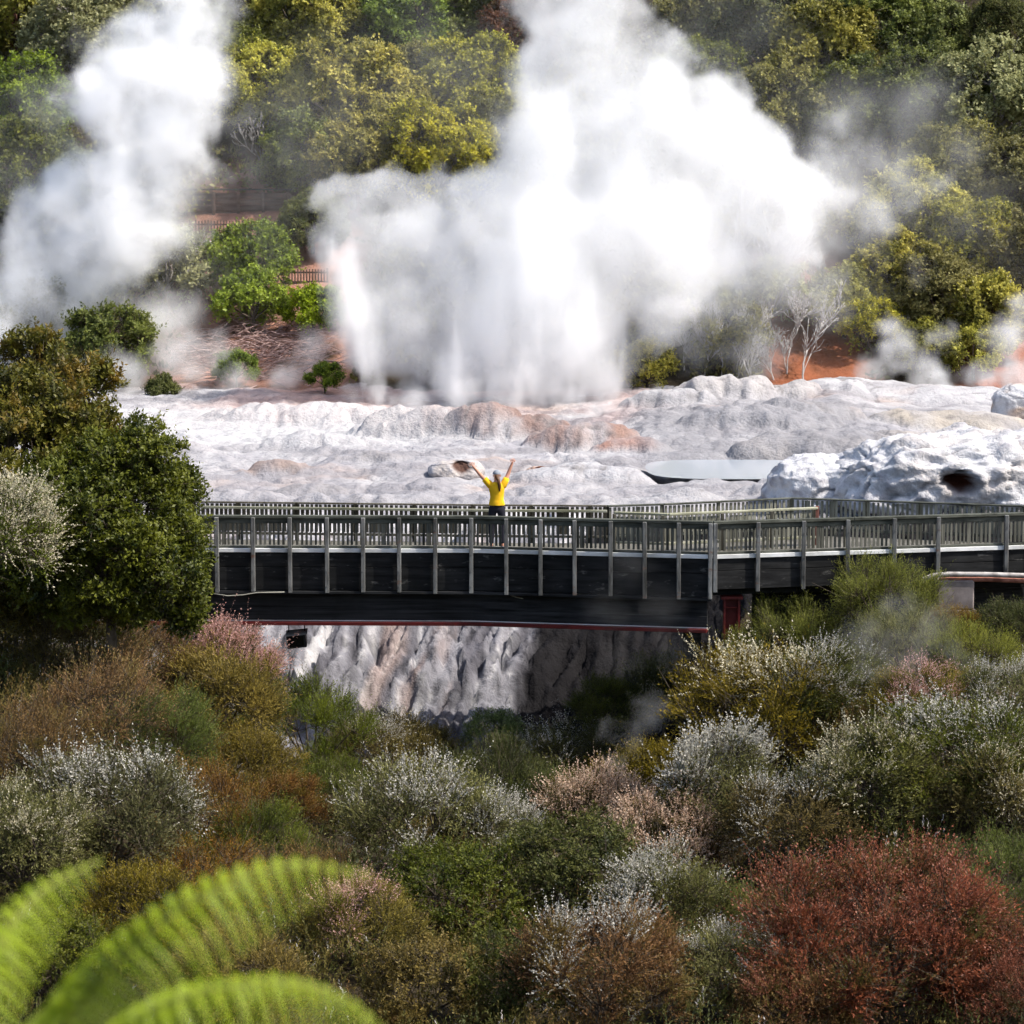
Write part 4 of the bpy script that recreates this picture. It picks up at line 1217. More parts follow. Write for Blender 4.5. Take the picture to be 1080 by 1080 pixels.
# pipes and concrete block at the right
Yp = on_line(nearR, 960)[0].y - .9
def pipe(label, pts, r, m):
    P = [at(px, py, Yp + dy) for px, py, dy in pts]
    o = MB().tube(P, r, 10).build('pipe', m)
    return tag(o, label, 'pipe')
PM = NT('pipe_pale'); PM = PM.bsdf(PM.ramp(PM.noise(PM.pos(), 6, 4), [(.35, (.24, .21, .19)), (.65, (.52, .48, .45))]), .55)
PO = NT('pipe_rust'); PO = PO.bsdf(PO.ramp(PO.noise(PO.pos(), 5, 4), [(.35, (.15, .05, .03)), (.65, (.36, .15, .10))]), .6)
pipe('pale pipe curving out above the concrete block at the right', [(972, 621, 0), (974, 611, 0), (984, 607, 0), (1000, 605.5, 0), (1040, 605.8, 0), (1080, 607, 0), (1200, 609, .3)], .052, PM)
pipe('rust-coloured pipe just under the pale one at the right', [(990, 612, .10), (1000, 611, .10), (1040, 611, .10), (1080, 612.5, .10), (1200, 614, .4)], .050, PO)
mb = MB()
c = at(1006, 626, Yp + .25)
mb.box(c, (.78, .5, .62), bev=.03)
CO = NT('concrete'); CO = CO.bsdf(CO.ramp(CO.noise(CO.pos(), 3, 5, .6), [(.3, (.13, .105, .095)), (.7, (.27, .23, .215))]), .9, CO.noise(CO.pos(), 18, 3), .3, .01)
cb = mb.build('concrete_block', CO)
tag(cb, 'pinkish grey concrete block under the pipes at the right', 'block')
g0 = float(ground_h(c.x, c.y))
mb = MB(); mb.box((c.x, c.y + .05, (g0 - .3 + c.z - .312) / 2), (.9, .62, max(.1, c.z - .312 - g0 + .3)), bev=.02); ft = mb.build('concrete_footing', CO); tag(ft, 'buried concrete footing beneath the pinkish block', 'footing')

# ------------------------------------------------------------------ hillside timber works
Yw = 121.0
wz = at(250, 232, Yw).z
wall = empty('retaining_wall', at(252, 236, Yw), 'weathered brown timber retaining wall on the slope beside the left steam', 'retaining wall')
TW = timber('timber_wall', (.085, .055, .045), (.22, .16, .13), (.6, 3, 6), flake=(.30, .12, .09))
mb = MB()
for k in range(5):
    mb.box((0, .012 * (k % 2), .15 + k * .255), (4.5, .09, .24), bev=.01)
mb.build('planks', TW, wall)
for X in (-2.1, -1.05, 0, 1.05, 2.1):
    MB().box((X, -.115, .60), (.13, .13, 1.5), bev=.01).build('post', TW, wall)
MB().box((0, -.02, 1.44), (4.7, .34, .07), bev=.01).build('cap', timber('timber_cap', (.03, .026, .024), (.09, .08, .07), (.6, 3, 6)), wall)
def picket_fence(loc, length, n, label, h=.85):
    e = empty('picket_fence', loc, label, 'fence')
    m = MB()
    for k in range(n):
        m.box(((k + .5) / n * length - length / 2, 0, h / 2 + random.Random(k).uniform(-.03, .03)), (.055, .025, h))
    m.build('pickets', TW, e)
    m = MB(); m.box((0, .035, h * .8), (length, .04, .07)); m.box((0, .035, h * .25), (length, .04, .07)); m.build('rails', TW, e)
    return e
picket_fence(at(254, 254, 119.6), 4.4, 34, 'brown picket fence at the foot of the timber retaining wall')
picket_fence(at(322, 302, 115.5), 1.9, 16, 'short slatted fence beside the left edge of the geyser cloud', .7)
# two pale stones and a rust-red boulder on the slope
# dark pole at the right edge
pp = at(1076, 158, 128)
mb = MB(); g0 = float(ground_h(pp.x, pp.y)); mb.tube([(pp.x, pp.y, g0 - .5), (pp.x, pp.y, at(1076, 92, 128).z)], [.13, .11], 10)
po = mb.build('wooden_pole', timber('timber_pole', (.02, .022, .018), (.06, .06, .05), (8, 8, .6)))
tag(po, 'dark wooden pole at the right edge in front of the pale tree', 'pole')
# ------------------------------------------------------------------ rocks of the terrace
def rock(label, px, py, rx, ry, Y, seed, depth=.9, tint=(.62, .61, .62), dark=(.40, .39, .41), warm=None, sub=6, rough=.16, caves=(), cat='rock', name='rock', flat=.0, cracks=.035, sink=.45, sc=1.0):
    """rx, ry half size in photograph pixels; caves: (px, py, radius px, depth m, colour)"""
    if 78 < Y < 104:
        Y = solve(px, py + ry * .55, 0.0, 73, 107) or Y
    R = rx / F * Y; Hh = ry / F * Y
    bm = bmesh.new(); bmesh.ops.create_icosphere(bm, subdivisions=sub, radius=1)
    v = np.array([q.co[:] for q in bm.verts]); f = np.array([[q.index for q in fc.verts] for fc in bm.faces]); bm.free()
    c = at(px, py, Y)
    d = unit(v)
    ext = np.array([R, R * depth, Hh])
    e = .75
    sq = np.sign(v) * np.abs(v) ** e
    p = sq * ext
    wp = p + np.array([c.x, c.y, c.z])
    g = sc
    n1_ = fbm(wp[:, 0] * .45 * g + seed, wp[:, 1] * .45 * g, wp[:, 2] * .8 * g, 5, .55) * 1.25
    n2_ = fbm(wp[:, 0] * 3.0 * g, wp[:, 1] * 3.0 * g + seed, wp[:, 2] * 3.0 * g, 3)
    n3_ = pn(wp[:, 0] * 1.3 * g + seed, wp[:, 1] * 1.3 * g, wp[:, 2] * 2.4 * g)
    crk = np.clip(1 - np.abs(pn(wp[:, 0] * .75 * g + 5 + .4 * n1_, wp[:, 1] * .75 * g + seed * 1.7, wp[:, 2] * 1.2 * g)) / .04, 0, 1)
    s = min(R, Hh * 2.2)
    p = p + d * (s * rough * n1_ + s * .03 * n2_ + s * .05 * (.5 - np.abs(n3_) * 2) - s * cracks * crk)[:, None]
    col = np.array(tint) + (np.array(dark) - np.array(tint)) * np.clip(ss(-.05, .75, n2_ + .5 * n1_), 0, 1)[:, None]
    if warm is not None:
        wn = fbm(wp[:, 0] * .7 + 31, wp[:, 1] * .7, wp[:, 2] * 1.5, 3)
        col = col + (np.array(warm) - col) * (ss(-.15, .45, wn) * .85)[:, None]
    col = col + (np.array([.16, .15, .155]) - col) * (crk * .75)[:, None]
    for cx, cy, cr, dep, cc in caves:
        q = at(cx, cy, Y - R * depth * .8) - c
        rad = cr / F * Y
        dx = (p[:, 0] - q.x) / rad; dz = (p[:, 2] - q.z) / (rad * .62)
        front = (p[:, 1] < .25 * R * depth)
        rr_ = np.sqrt(dx ** 2 + dz ** 2) * (1 + .45 * n3_ + .35 * n2_)
        wgt = np.exp(-rr_ ** 3) * front
        p[:, 1] += wgt * dep
        p[:, 2] += wgt * .12 * rad
        col = col + (np.array(cc) - col) * np.clip(wgt * 1.5, 0, 1)[:, None]
    gz = float(ground_h(c.x, c.y)) - c.z
    o = mesh_obj(name, np_mesh(name, p, f, 3, smooth=True, cols={'col': np.clip(col, .01, 1)}), terrain_mat)
    o.location = c - Vector((0, 0, (.55 * Hh if 'hole' in label else 0)))
    return tag(o, label, cat)
W1 = (.60, .585, .595); G1 = (.42, .41, .43)
# right outcrop
rock('large pale boulder mass at the right with a dark rust cave at its foot', 1000, 510, 118, 52, 80.5, 3, caves=[(1012, 512, 13, .9, (.085, .028, .016))], warm=(.56, .52, .50), depth=.8, rough=.10, cracks=.05)
rock('pale rock left of the large boulder mass, beside the pool', 894, 514, 82, 36, 82.0, 5, warm=None, rough=.10, cracks=.05)
rock('pale rock with a knob at the right edge', 1072, 428, 24, 22, 97.0, 12, warm=(.52, .38, .28))
rock('grey rock at the right edge below the ochre ledge', 1076, 488, 52, 32, 84.0, 13)
# pink and brown mounds round the vents
PK = (.56, .36, .29); PD = (.34, .22, .19)
# lumps on the flat
rock('pale rock with a dark rust hole left of the raised arms', 482, 492, 30, 12, 87.5, 32, tint=(.50, .45, .42), caves=[(485, 487, 8, .30, (.10, .055, .042))], depth=.7)
rock('small rust-stained rock with a hole right of the raised arms', 567, 496, 14, 9, 86.5, 33, tint=(.50, .36, .29), caves=[(569, 491, 5, .22, (.13, .045, .025))], depth=.8, sub=5)
# on the pink slope
rock('pale stone beside the left end of the picket fence', 215, 264, 17, 9, 118.5, 41, tint=(.50, .43, .40), sub=4)
rock('small upright pale stone below the bright green shrub', 230, 300, 5, 9, 115.0, 42, tint=(.50, .38, .32), sub=4)
rock('rust-red boulder left of the geyser jet below the slatted fence', 305, 316, 12, 15, 114.0, 43, tint=(.36, .15, .11), dark=(.22, .10, .08), sub=5)
rock('pale pinkish rock on the slope under the steam, left of the bright shrub', 196, 292, 20, 15, 117.0, 44, tint=(.48, .38, .35), sub=5)
# ------------------------------------------------------------------ the person on the bridge
def skin_mesh(name, joints, edges, root, levels=2):
    """joints: {key: (co, radius or (rx, ry))}"""
    keys = list(joints)
    me = bpy.data.meshes.new(name + '_sk')
    me.from_pydata([joints[k][0] for k in keys], [(keys.index(a), keys.index(b)) for a, b in edges], [])
    o = bpy.data.objects.new(name + '_sk', me); COL.objects.link(o)
    md = o.modifiers.new('s', 'SKIN'); md.use_smooth_shade = True
    if not me.skin_vertices: me.skin_vertices.new()
    for i, k in enumerate(keys):
        r = joints[k][1]
        r = r if isinstance(r, tuple) else (r, r)
        me.skin_vertices[0].data[i].radius = r
        me.skin_vertices[0].data[i].use_root = (k == root)
    sb = o.modifiers.new('d', 'SUBSURF'); sb.levels = levels; sb.render_levels = levels
    dg = bpy.context.evaluated_depsgraph_get()
    out = bpy.data.meshes.new_from_object(o.evaluated_get(dg))
    bpy.data.objects.remove(o); bpy.data.meshes.remove(me)
    out.name = name
    out.materials.clear()
    for p in out.polygons: p.use_smooth = True
    return out

top = at(524, 495.5, 60.75)
PZ = ZD
hs = (top.z - PZ) / 1.70
per = empty('person', (top.x, 60.75, PZ), 'person in yellow T-shirt and grey cap on the footbridge with both arms raised', 'person')
per.scale = (hs, hs, hs)
SK = NT('skin').bsdf((.58, .28, .19), .55)
YT = NT('yellow_cotton'); YT = YT.bsdf((.84, .47, .010), .85, YT.noise(YT.obj(), 14, 3), .35, .02)
BK = NT('black_cotton').bsdf((.010, .010, .018), .85)
GCAP = NT('grey_cap').bsdf((.24, .26, .30), .8)
HAIR = NT('brown_hair'); HAIR = HAIR.bsdf(HAIR.ramp(HAIR.noise(HAIR.vmath('MULTIPLY', HAIR.obj(), (60, 60, 6)), 1, 3), [(.3, (.04, .018, .008)), (.7, (.15, .06, .022))]), .5)
J = {
 'pel': ((0, 0, .94), (.135, .095)), 'wai': ((0, 0, 1.08), (.112, .080)), 'che': ((0, .0, 1.26), (.135, .090)), 'nb': ((0, -.01, 1.395), (.075, .065)),
 'nk': ((0, 0, 1.46), .048), 'hd0': ((0, .015, 1.535), (.062, .075)), 'hd1': ((0, .02, 1.60), (.070, .085)), 'hd2': ((0, .01, 1.655), (.050, .060)),
 'shL': ((-.150, 0, 1.385), .058), 'elL': ((-.335, .05, 1.575), .044), 'wrL': ((-.480, .07, 1.745), .031), 'paL': ((-.525, .075, 1.800), (.036, .016)),
 'shR': ((.150, 0, 1.385), .058), 'elR': ((.240, .05, 1.615), .044), 'wrR': ((.315, .05, 1.815), .031), 'paR': ((.340, .05, 1.875), (.036, .016)),
 'hpL': ((-.095, 0, .88), .088), 'knL': ((-.110, .01, .49), .056), 'anL': ((-.115, -.02, .09), .036), 'toL': ((-.125, .13, .035), .034),
 'hpR': ((.095, 0, .88), .088), 'knR': ((.110, .01, .49), .056), 'anR': ((.115, -.02, .09), .036), 'toR': ((.125, .13, .035), .034)}
E = [('pel', 'wai'), ('wai', 'che'), ('che', 'nb'), ('nb', 'nk'), ('nk', 'hd0'), ('hd0', 'hd1'), ('hd1', 'hd2'),
     ('nb', 'shL'), ('shL', 'elL'), ('elL', 'wrL'), ('wrL', 'paL'), ('nb', 'shR'), ('shR', 'elR'), ('elR', 'wrR'), ('wrR', 'paR'),
     ('pel', 'hpL'), ('hpL', 'knL'), ('knL', 'anL'), ('anL', 'toL'), ('pel', 'hpR'), ('hpR', 'knR'), ('knR', 'anR'), ('anR', 'toR')]
body = skin_mesh('body', J, E, 'pel')
bm = bmesh.new(); bm.from_mesh(body)
def add_me(me2):
    bm.from_mesh(me2); bpy.data.meshes.remove(me2)
for s, pk, wk in ((-1, 'paL', 'wrL'), (1, 'paR', 'wrR')):
    P = Vector(J[pk][0]); Wv = Vector(J[wk][0]); d = (P - Wv).normalized()
    side = Vector((d.z, 0, -d.x)).normalized()
    for i, (o_, ln) in enumerate(((-.030, .062), (-.010, .074), (.010, .070), (.030, .054))):
        fan = (d + side * o_ * 6).normalized()
        b0 = P + side * o_ - d * .01
        jj = {'a': (tuple(b0), .0095), 'b': (tuple(b0 + fan * ln * .5), .0090), 'c': (tuple(b0 + fan * ln * .8 + Vector((0, .008, 0))), .0085), 'd': (tuple(b0 + fan * ln + Vector((0, .018, 0))), .007)}
        add_me(skin_mesh('finger', jj, [('a', 'b'), ('b', 'c'), ('c', 'd')], 'a', 1))
    ts = side * (1 if s < 0 else -1)
    b0 = P - d * .035 + ts * .022
    jj = {'a': (tuple(b0), .011), 'b': (tuple(b0 + ts * .030 + d * .022), .010), 'c': (tuple(b0 + ts * .046 + d * .052), .008)}
    add_me(skin_mesh('thumb', jj, [('a', 'b'), ('b', 'c')], 'a', 1))
# nose and ears (the face looks away from us, towards the geyser)
bmesh.ops.create_uvsphere(bm, u_segments=8, v_segments=6, radius=1, matrix=Matrix.Translation((0, .108, 1.575)) @ Matrix.Diagonal((.013, .018, .022, 1)))
for s in (-1, 1):
    bmesh.ops.create_uvsphere(bm, u_segments=8, v_segments=6, radius=1, matrix=Matrix.Translation((s * .074, .01, 1.575)) @ Matrix.Diagonal((.010, .020, .032, 1)))
bm.to_mesh(body); bm.free()
mesh_obj('body', body, SK, per)
m = MB()
for s in (-1, 1):
    bmesh.ops.create_uvsphere(m.bm, u_segments=8, v_segments=6, radius=.0115, matrix=Matrix.Translation((s * .030, .094, 1.592)))
m.build('eyes', NT('eye_dark').bsdf((.05, .04, .035), .3), per)
m = MB().tube([(-.022, .097, 1.545), (0, .104, 1.543), (.022, .097, 1.545)], .0055, 6); m.build('mouth', NT('lips').bsdf((.40, .13, .11), .5), per)
# clothes
rings = [(.955, .168, .120, 0), (.99, .166, .120, 0), (1.05, .150, .112, 0), (1.12, .143, .106, 0), (1.20, .150, .112, 0), (1.28, .164, .116, -.004), (1.35, .172, .108, -.008), (1.40, .150, .092, -.010), (1.43, .100, .078, -.008), (1.448, .070, .068, -.004)]
m = MB()
prev = None
for z_, rx_, ry_, oy in rings:
    ring = []
    for k in range(28):
        a = 2 * PI * k / 28
        wr = 1 + (.022 * math.sin(5 * a + z_ * 23) + .014 * math.sin(9 * a - z_ * 31)) * (1 if z_ < 1.36 else .3)
        ring.append(m.bm.verts.new((rx_ * wr * math.cos(a), oy + ry_ * wr * math.sin(a), z_)))
    if prev:
        for k in range(28):
            m.bm.faces.new((prev[k], prev[(k + 1) % 28], ring[(k + 1) % 28], ring[k])).smooth = True
    prev = ring
for s_, e_ in ((-1, (-.262, .028, 1.500)), (1, (.205, .03, 1.520))):
    m.tube([(s_ * .085, -.005, 1.335), (s_ * .135, 0, 1.375), ((s_ * .150 + e_[0]) / 2, .012, (1.39 + e_[2]) / 2), e_], [.070, .080, .070, .066], 14)
m.build('t_shirt', YT, per)
TRJ = {'wst': ((0, 0, 1.0), (.130, .094)), 'pel': ((0, 0, .93), (.156, .112)), 'hpL': ((-.095, 0, .86), .102), 'knL': ((-.110, .01, .49), .070), 'cuL': ((-.115, -.015, .12), .052),
       'hpR': ((.095, 0, .86), .102), 'knR': ((.110, .01, .49), .070), 'cuR': ((.115, -.015, .12), .052)}
ET = [('wst', 'pel'), ('pel', 'hpL'), ('hpL', 'knL'), ('knL', 'cuL'), ('pel', 'hpR'), ('hpR', 'knR'), ('knR', 'cuR')]
mesh_obj('trousers', skin_mesh('trousers', TRJ, ET, 'pel'), BK, per)
for s in (-1, 1):
    jj = {'a': ((s * .115, -.055, .045), .044), 'b': ((s * .118, .03, .050), .046), 'c': ((s * .126, .15, .034), .036)}
    mesh_obj('shoe', skin_mesh('shoe', jj, [('a', 'b'), ('b', 'c')], 'b'), NT('shoe_grey').bsdf((.10, .10, .11), .7), per)
m = MB()
bmesh.ops.create_uvsphere(m.bm, u_segments=20, v_segments=14, radius=1, matrix=Matrix.Translation((0, .015, 1.612)) @ Matrix.Diagonal((.088, .104, .090, 1)))
bmesh.ops.delete(m.bm, geom=[v for v in m.bm.verts if v.co.z < 1.600], context='VERTS')
for f_ in m.bm.faces: f_.smooth = True
m.build('cap', GCAP, per)
m = MB(); m.bar((0, .10, 1.605), (0, .185, 1.590), .14, .012, .004); m.build('cap_brim', GCAP, per)
hj = {'a': ((0, -.045, 1.60), (.066, .050)), 'b': ((.005, -.075, 1.555), (.052, .035)), 'c': ((.035, -.110, 1.49), .034), 'd': ((.055, -.118, 1.40), .040), 'e': ((.060, -.118, 1.32), .030), 'f': ((.060, -.112, 1.25), .010)}
mesh_obj('ponytail', skin_mesh('ponytail', hj, [('a', 'b'), ('b', 'c'), ('c', 'd'), ('d', 'e'), ('e', 'f')], 'a'), HAIR, per)

# ------------------------------------------------------------------ tree fern close to the camera
fern = empty('tree_fern', (at(-60, 1300, 5.2).x, 5.2, float(ground_h(-1.0, 5.2))), 'bright green tree fern with blurred arching fronds in the near lower left', 'tree fern')
FB = Vector(fern.location)
FG_ = leaf_mat('leaf_fern', (.085, .16, .005), (.30, .39, .012), transl=.42, var=.02, rough=.45)
FR = NT('fern_rachis').bsdf((.20, .22, .03), .6)
FT = wood_mat('fern_trunk', (.03, .02, .012), (.10, .07, .045))
crownp = at(-70, 1215, 5.2)
def frond(pts, plen, seed, side_n, droop=.55, t0=.12):
    r = np.random.RandomState(seed)
    ctrl = np.array([list(at(*p)) for p in pts])
    # Catmull-Rom through the control points
    P = np.concatenate([2 * ctrl[:1] - ctrl[1:2], ctrl, 2 * ctrl[-1:] - ctrl[-2:-1]])
    out = []
    for i in range(1, len(P) - 2):
        for t in np.linspace(0, 1, 14, endpoint=False):
            a, b, c, d = P[i - 1], P[i], P[i + 1], P[i + 2]
            out.append(.5 * ((2 * b) + (-a + c) * t + (2 * a - 5 * b + 4 * c - d) * t * t + (-a + 3 * b - 3 * c + d) * t ** 3))
    out.append(ctrl[-1]); S = np.array(out)
    seg = np.linalg.norm(np.diff(S, axis=0), axis=1); cum = np.concatenate([[0], np.cumsum(seg)])
    Ltot = cum[-1]
    npin = int(Ltot / .037)
    N = unit(np.array(side_n, float))
    lv, tn = [], []
    for k in range(npin):
        t = t0 + (1 - t0) * (k + .5) / npin
        s = t * Ltot
        p = np.array([np.interp(s, cum, S[:, q]) for q in range(3)])
        p2 = np.array([np.interp(min(s + .02, Ltot), cum, S[:, q]) for q in range(3)])
        p1 = np.array([np.interp(s - .02, cum, S[:, q]) for q in range(3)])
        T_ = unit(p2 - p1)
        sd = unit(np.cross(T_, N))
        u = (t - t0) / (1 - t0)
        Lp = plen * (np.sin(np.pi * min(1, .30 + .70 * u) ) ** .7 * .95 + .05)
        for sg in (-1, 1):
            d0 = unit(sd * sg + T_ * .45 + r.normal(0, .03, 3))
            m = 26
            tt = (np.arange(m) + .5) / m
            drp = np.stack([np.zeros(m), np.zeros(m), -droop * Lp * tt ** 2], 1)
            q = p + d0 * (Lp * tt)[:, None] + drp
            tang = unit(d0 + np.stack([np.zeros(m), np.zeros(m), -2 * droop * tt], 1))
            nn = unit(N + r.normal(0, .1, 3))
            for s2 in (-1, 1):
                pd = unit(np.cross(tang, nn) * s2 + tang * .45)
                ln = Lp * .21 * (1 - tt * .5)
                lv.append(kites(q, pd, np.tile(nn, (m, 1)) + r.normal(0, .15, (m, 3)), ln, np.full(m, Lp * .06) * (1.1 - .3 * tt)))
                tn.append(np.repeat(np.clip(.55 + .35 * u + r.normal(0, .12) + .1 * tt, 0, 1), 4))
    v = np.concatenate(lv) - np.array(FB); tn = np.concatenate(tn)
    fr = mesh_obj('frond', np_mesh('frond', v, quads(len(v) // 4), attrs={'tint': tn}), FG_, fern)
    MB().tube([Vector(x) - FB for x in S[::4]] + [Vector(S[-1]) - FB], [.007 * (1 - .75 * i / (len(S[::4]))) for i in range(len(S[::4]) + 1)], 6).build('rachis', FR, fr)
frond([(-70, 1215, 5.2), (40, 1110, 5.1), (118, 1020, 5.0), (205, 950, 5.0), (300, 915, 5.05), (392, 922, 5.1)], .108, 1, (.55, -.55, .62), .8)
frond([(-70, 1215, 5.2), (60, 1140, 5.0), (170, 1062, 4.9), (280, 1036, 4.9), (360, 1052, 4.95), (418, 1098, 5.0)], .112, 2, (.30, -.50, .80), 1.1)
frond([(-70, 1215, 5.2), (-40, 1080, 5.3), (5, 985, 5.4), (52, 935, 5.5), (108, 906, 5.6)], .090, 3, (.6, -.55, .55), .7)
frond([(-70, 1215, 5.2), (-90, 1080, 5.2), (-50, 1000, 5.2), (0, 990, 5.15), (22, 1040, 5.1)], .10, 4, (.2, -.8, .55), .6)
frond([(-70, 1215, 5.2), (-160, 1120, 5.2), (-250, 1100, 5.1), (-330, 1140, 5.0)], .19, 5, (-.2, -.6, .75), .6)
mb = MB()
cpv = crownp - FB
mb.tube([(0, 0, -.4), (cpv.x * .3, 0, cpv.z * .5), (cpv.x, cpv.y, cpv.z)], [.10, .075, .06], 10)
mb.build('trunk', FT, fern)
# ------------------------------------------------------------------ steam
def steam(name, blobs, density, label, cat='steam', noise=(.22, 1.6), fine=(.9, .45), stretch=(1, 1, 1), soft=(1.0, .55),
          depth=.7, tint=(.999, .999, .999), k=.25, step=1.0, wisp=0.0, zamp=1.0):
    """blobs: (px, py, radius px, Y[, z stretch]); one closed hull, soft billowing density inside"""
    B = []
    for b in blobs:
        px, py, r, Y = b[:4]
        zs = b[4] if len(b) > 4 else 1.0
        R = r / F * Y
        B.append((at(px, py, Y), (R, R * depth, R * zs)))
    org = Vector((sum(c.x for c, _ in B) / len(B), sum(c.y for c, _ in B) / len(B), min(c.z - r[2] for c, r in B)))
    M = NT(name)
    oc = M.obj()
    nv = M.vmath('MULTIPLY', oc, stretch)
    w1 = M.vmath('SUBTRACT', M.noise(nv, noise[0], 2.0, .5, 'Color'), (.5, .5, .5))
    s1 = M.n('ShaderNodeVectorMath', operation='SCALE'); M.set(s1, 0, w1); M.set(s1, 'Scale', noise[1] * 2)
    w2 = M.vmath('SUBTRACT', M.noise(nv, fine[0], 4.0, .58, 'Color'), (.5, .5, .5))
    s2 = M.n('ShaderNodeVectorMath', operation='SCALE'); M.set(s2, 0, w2); M.set(s2, 'Scale', fine[1] * 2)
    pp = M.vmath('ADD', oc, M.vmath('MULTIPLY', M.vmath('ADD', s1.outputs[0], s2.outputs[0]), (1, 1, zamp)))
    acc = None
    for c, r in B:
        d = M.vmath('LENGTH', M.vmath('MULTIPLY', M.vmath('SUBTRACT', pp, tuple(c - org)), tuple(1 / x for x in r)), out=1)
        acc = d if acc is None else M.math('SMOOTH_MIN', acc, d, k)
    dn = M.maprange(acc, soft[0], soft[1], 0, density, True)
    if wisp:
        wn = M.noise(nv, fine[0] * .7, 4, .6)
        dn = M.math('MULTIPLY', dn, M.maprange(wn, .5 - .25 * wisp, .5 + .25 * wisp, 0.0, 1.6, True))
    v = M.n('ShaderNodeVolumePrincipled')
    M.set(v, 'Color', (*tint, 1)); M.set(v, 'Density', dn); M.set(v, 'Anisotropy', 0.0)
    M.t.links.new(v.outputs[0], M.out.inputs['Volume'])
    M.m.cycles.volume_step_rate = step
    # closed hull round the blobs
    bm = bmesh.new()
    pad = noise[1] * .22 + fine[1] * .2
    for c, r in B:
        g = bmesh.ops.create_icosphere(bm, subdivisions=2, radius=1, matrix=Matrix.Translation(c - org) @ Matrix.Diagonal((r[0] * .97 + pad, r[1] * .97 + pad, r[2] * .97 + pad, 1)))
    me0 = bpy.data.meshes.new(name + '_tmp'); bm.to_mesh(me0); bm.free()
    o0 = bpy.data.objects.new(name + '_tmp', me0); COL.objects.link(o0)
    md = o0.modifiers.new('r', 'REMESH'); md.mode = 'VOXEL'; md.voxel_size = max(.18, min(r[0] for _, r in B) * .22)
    dg = bpy.context.evaluated_depsgraph_get()
    me = bpy.data.meshes.new_from_object(o0.evaluated_get(dg))
    bpy.data.objects.remove(o0); bpy.data.meshes.remove(me0)
    me.name = name
    me.materials.clear()
    o = mesh_obj(name, me, M.m)
    o.location = org
    return tag(o, label, cat)

G = 103.0
steam('geyser_plume', [
    (362, 205, 42, G), (412, 216, 50, G), (455, 245, 62, G + 1), (392, 268, 60, G), (420, 330, 70, G), (500, 330, 88, G),
    (560, 260, 104, G), (600, 170, 98, G + 1), (622, 80, 86, G + 2), (612, 8, 70, G + 3), (675, 60, 50, G + 2), (738, 124, 52, G + 2), (690, 150, 86, G + 1),
    (690, 245, 110, G), (790, 190, 82, G + 1), (846, 196, 50, G + 1), (800, 246, 66, G + 1),
    (600, 360, 84, G), (545, 392, 60, G), (458, 385, 52, G), (470, 414, 34, 101.5), (530, 418, 36, 101.5), (590, 418, 38, 101.5), (640, 410, 34, 101.5)],
    .5, 'huge white billowing steam cloud of the erupting geyser in mid picture', 'steam plume', noise=(.27, 2.3), fine=(.75, 1.25), soft=(1.0, .70), step=.8)
steam('water_jet', [(402, 424, 15, 101.0, 1.5), (398, 405, 18, 101.5, 1.6), (386, 375, 28, 101.5, 1.6), (374, 335, 34, 101.5, 1.6), (362, 298, 30, 101.5, 1.6), (352, 272, 20, 101.5, 1.4)],
    1.1, 'slanting white water jet at the left side of the geyser', 'water jet', noise=(1.1, .5), fine=(3.0, .35), stretch=(1, 1, .14), depth=1.0, k=.35, tint=(.999, .999, .999), soft=(1.0, .1), zamp=4.0)
steam('steam_wisp', [(872, 196, 66, 105), (918, 168, 48, 105), (912, 232, 56, 105), (842, 256, 74, 105), (956, 196, 42, 105), (890, 128, 30, 105), (780, 290, 60, 105)],
    .34, 'ragged tail of steam blown to the right off the geyser cloud', 'steam wisp', noise=(.3, 1.6), fine=(.8, 1.2), soft=(1.0, .2), wisp=1.2)
steam('water_jet', [(486, 405, 36, 101.2, 1.5), (520, 350, 52, 101.5, 2.2), (566, 330, 60, 101.5, 2.2), (610, 350, 54, 101.5, 2.0), (638, 405, 36, 101.2, 1.4), (560, 408, 50, 101.2, 1.2)],
    1.1, 'broad upright white water jet in the middle of the geyser', 'water jet', noise=(.9, .7), fine=(2.4, .45), stretch=(1, 1, .12), depth=.9, k=.3, tint=(.999, .999, .999), soft=(1.0, .05), zamp=4.0)
steam('steam_column', [(6, 340, 62, 109), (50, 312, 74, 109), (104, 266, 74, 109), (146, 212, 76, 109), (168, 148, 84, 109), (180, 82, 76, 109), (192, 14, 66, 110), (146, 60, 48, 110), (204, 150, 48, 109), (208, 106, 48, 109), (36, 252, 54, 109), (90, 212, 50, 109), (112, 110, 52, 109), (70, 372, 40, 108)],
    1.5, 'tall white steam column drifting up the slope at the left', 'steam plume', noise=(.28, 2.0), fine=(.8, 1.1), soft=(1.0, .35), wisp=1.15)
steam('steam_wisp', [(60, 110, 52, 110), (100, 70, 46, 110), (140, 40, 40, 110), (70, 160, 34, 110)],
    .16, 'thin veil of steam off the upper left side of the left steam column', 'steam wisp', noise=(.35, 1.2), fine=(.9, .7), soft=(1.0, .2), wisp=1.6)
steam('steam_wisp', [(215, 190, 40, 112), (248, 130, 34, 112), (262, 170, 36, 112), (232, 40, 26, 112), (240, 80, 26, 112), (300, 160, 22, 112)],
    .10, 'thin smoky steam just right of the left steam column', 'steam wisp', noise=(.35, 1.2), fine=(.9, .7), soft=(1.0, .2), wisp=1.4)
steam('steam_wisp', [(130, 396, 34, 106), (190, 386, 44, 106.5), (250, 404, 30, 106), (306, 396, 30, 106), (330, 372, 30, 107), (170, 340, 50, 109), (232, 372, 30, 107), (92, 396, 30, 106)],
    .85, 'low white steam creeping along the foot of the pink slope', 'steam wisp', noise=(.4, 1.0), fine=(1.0, .6), soft=(1.0, .2), wisp=1.5)
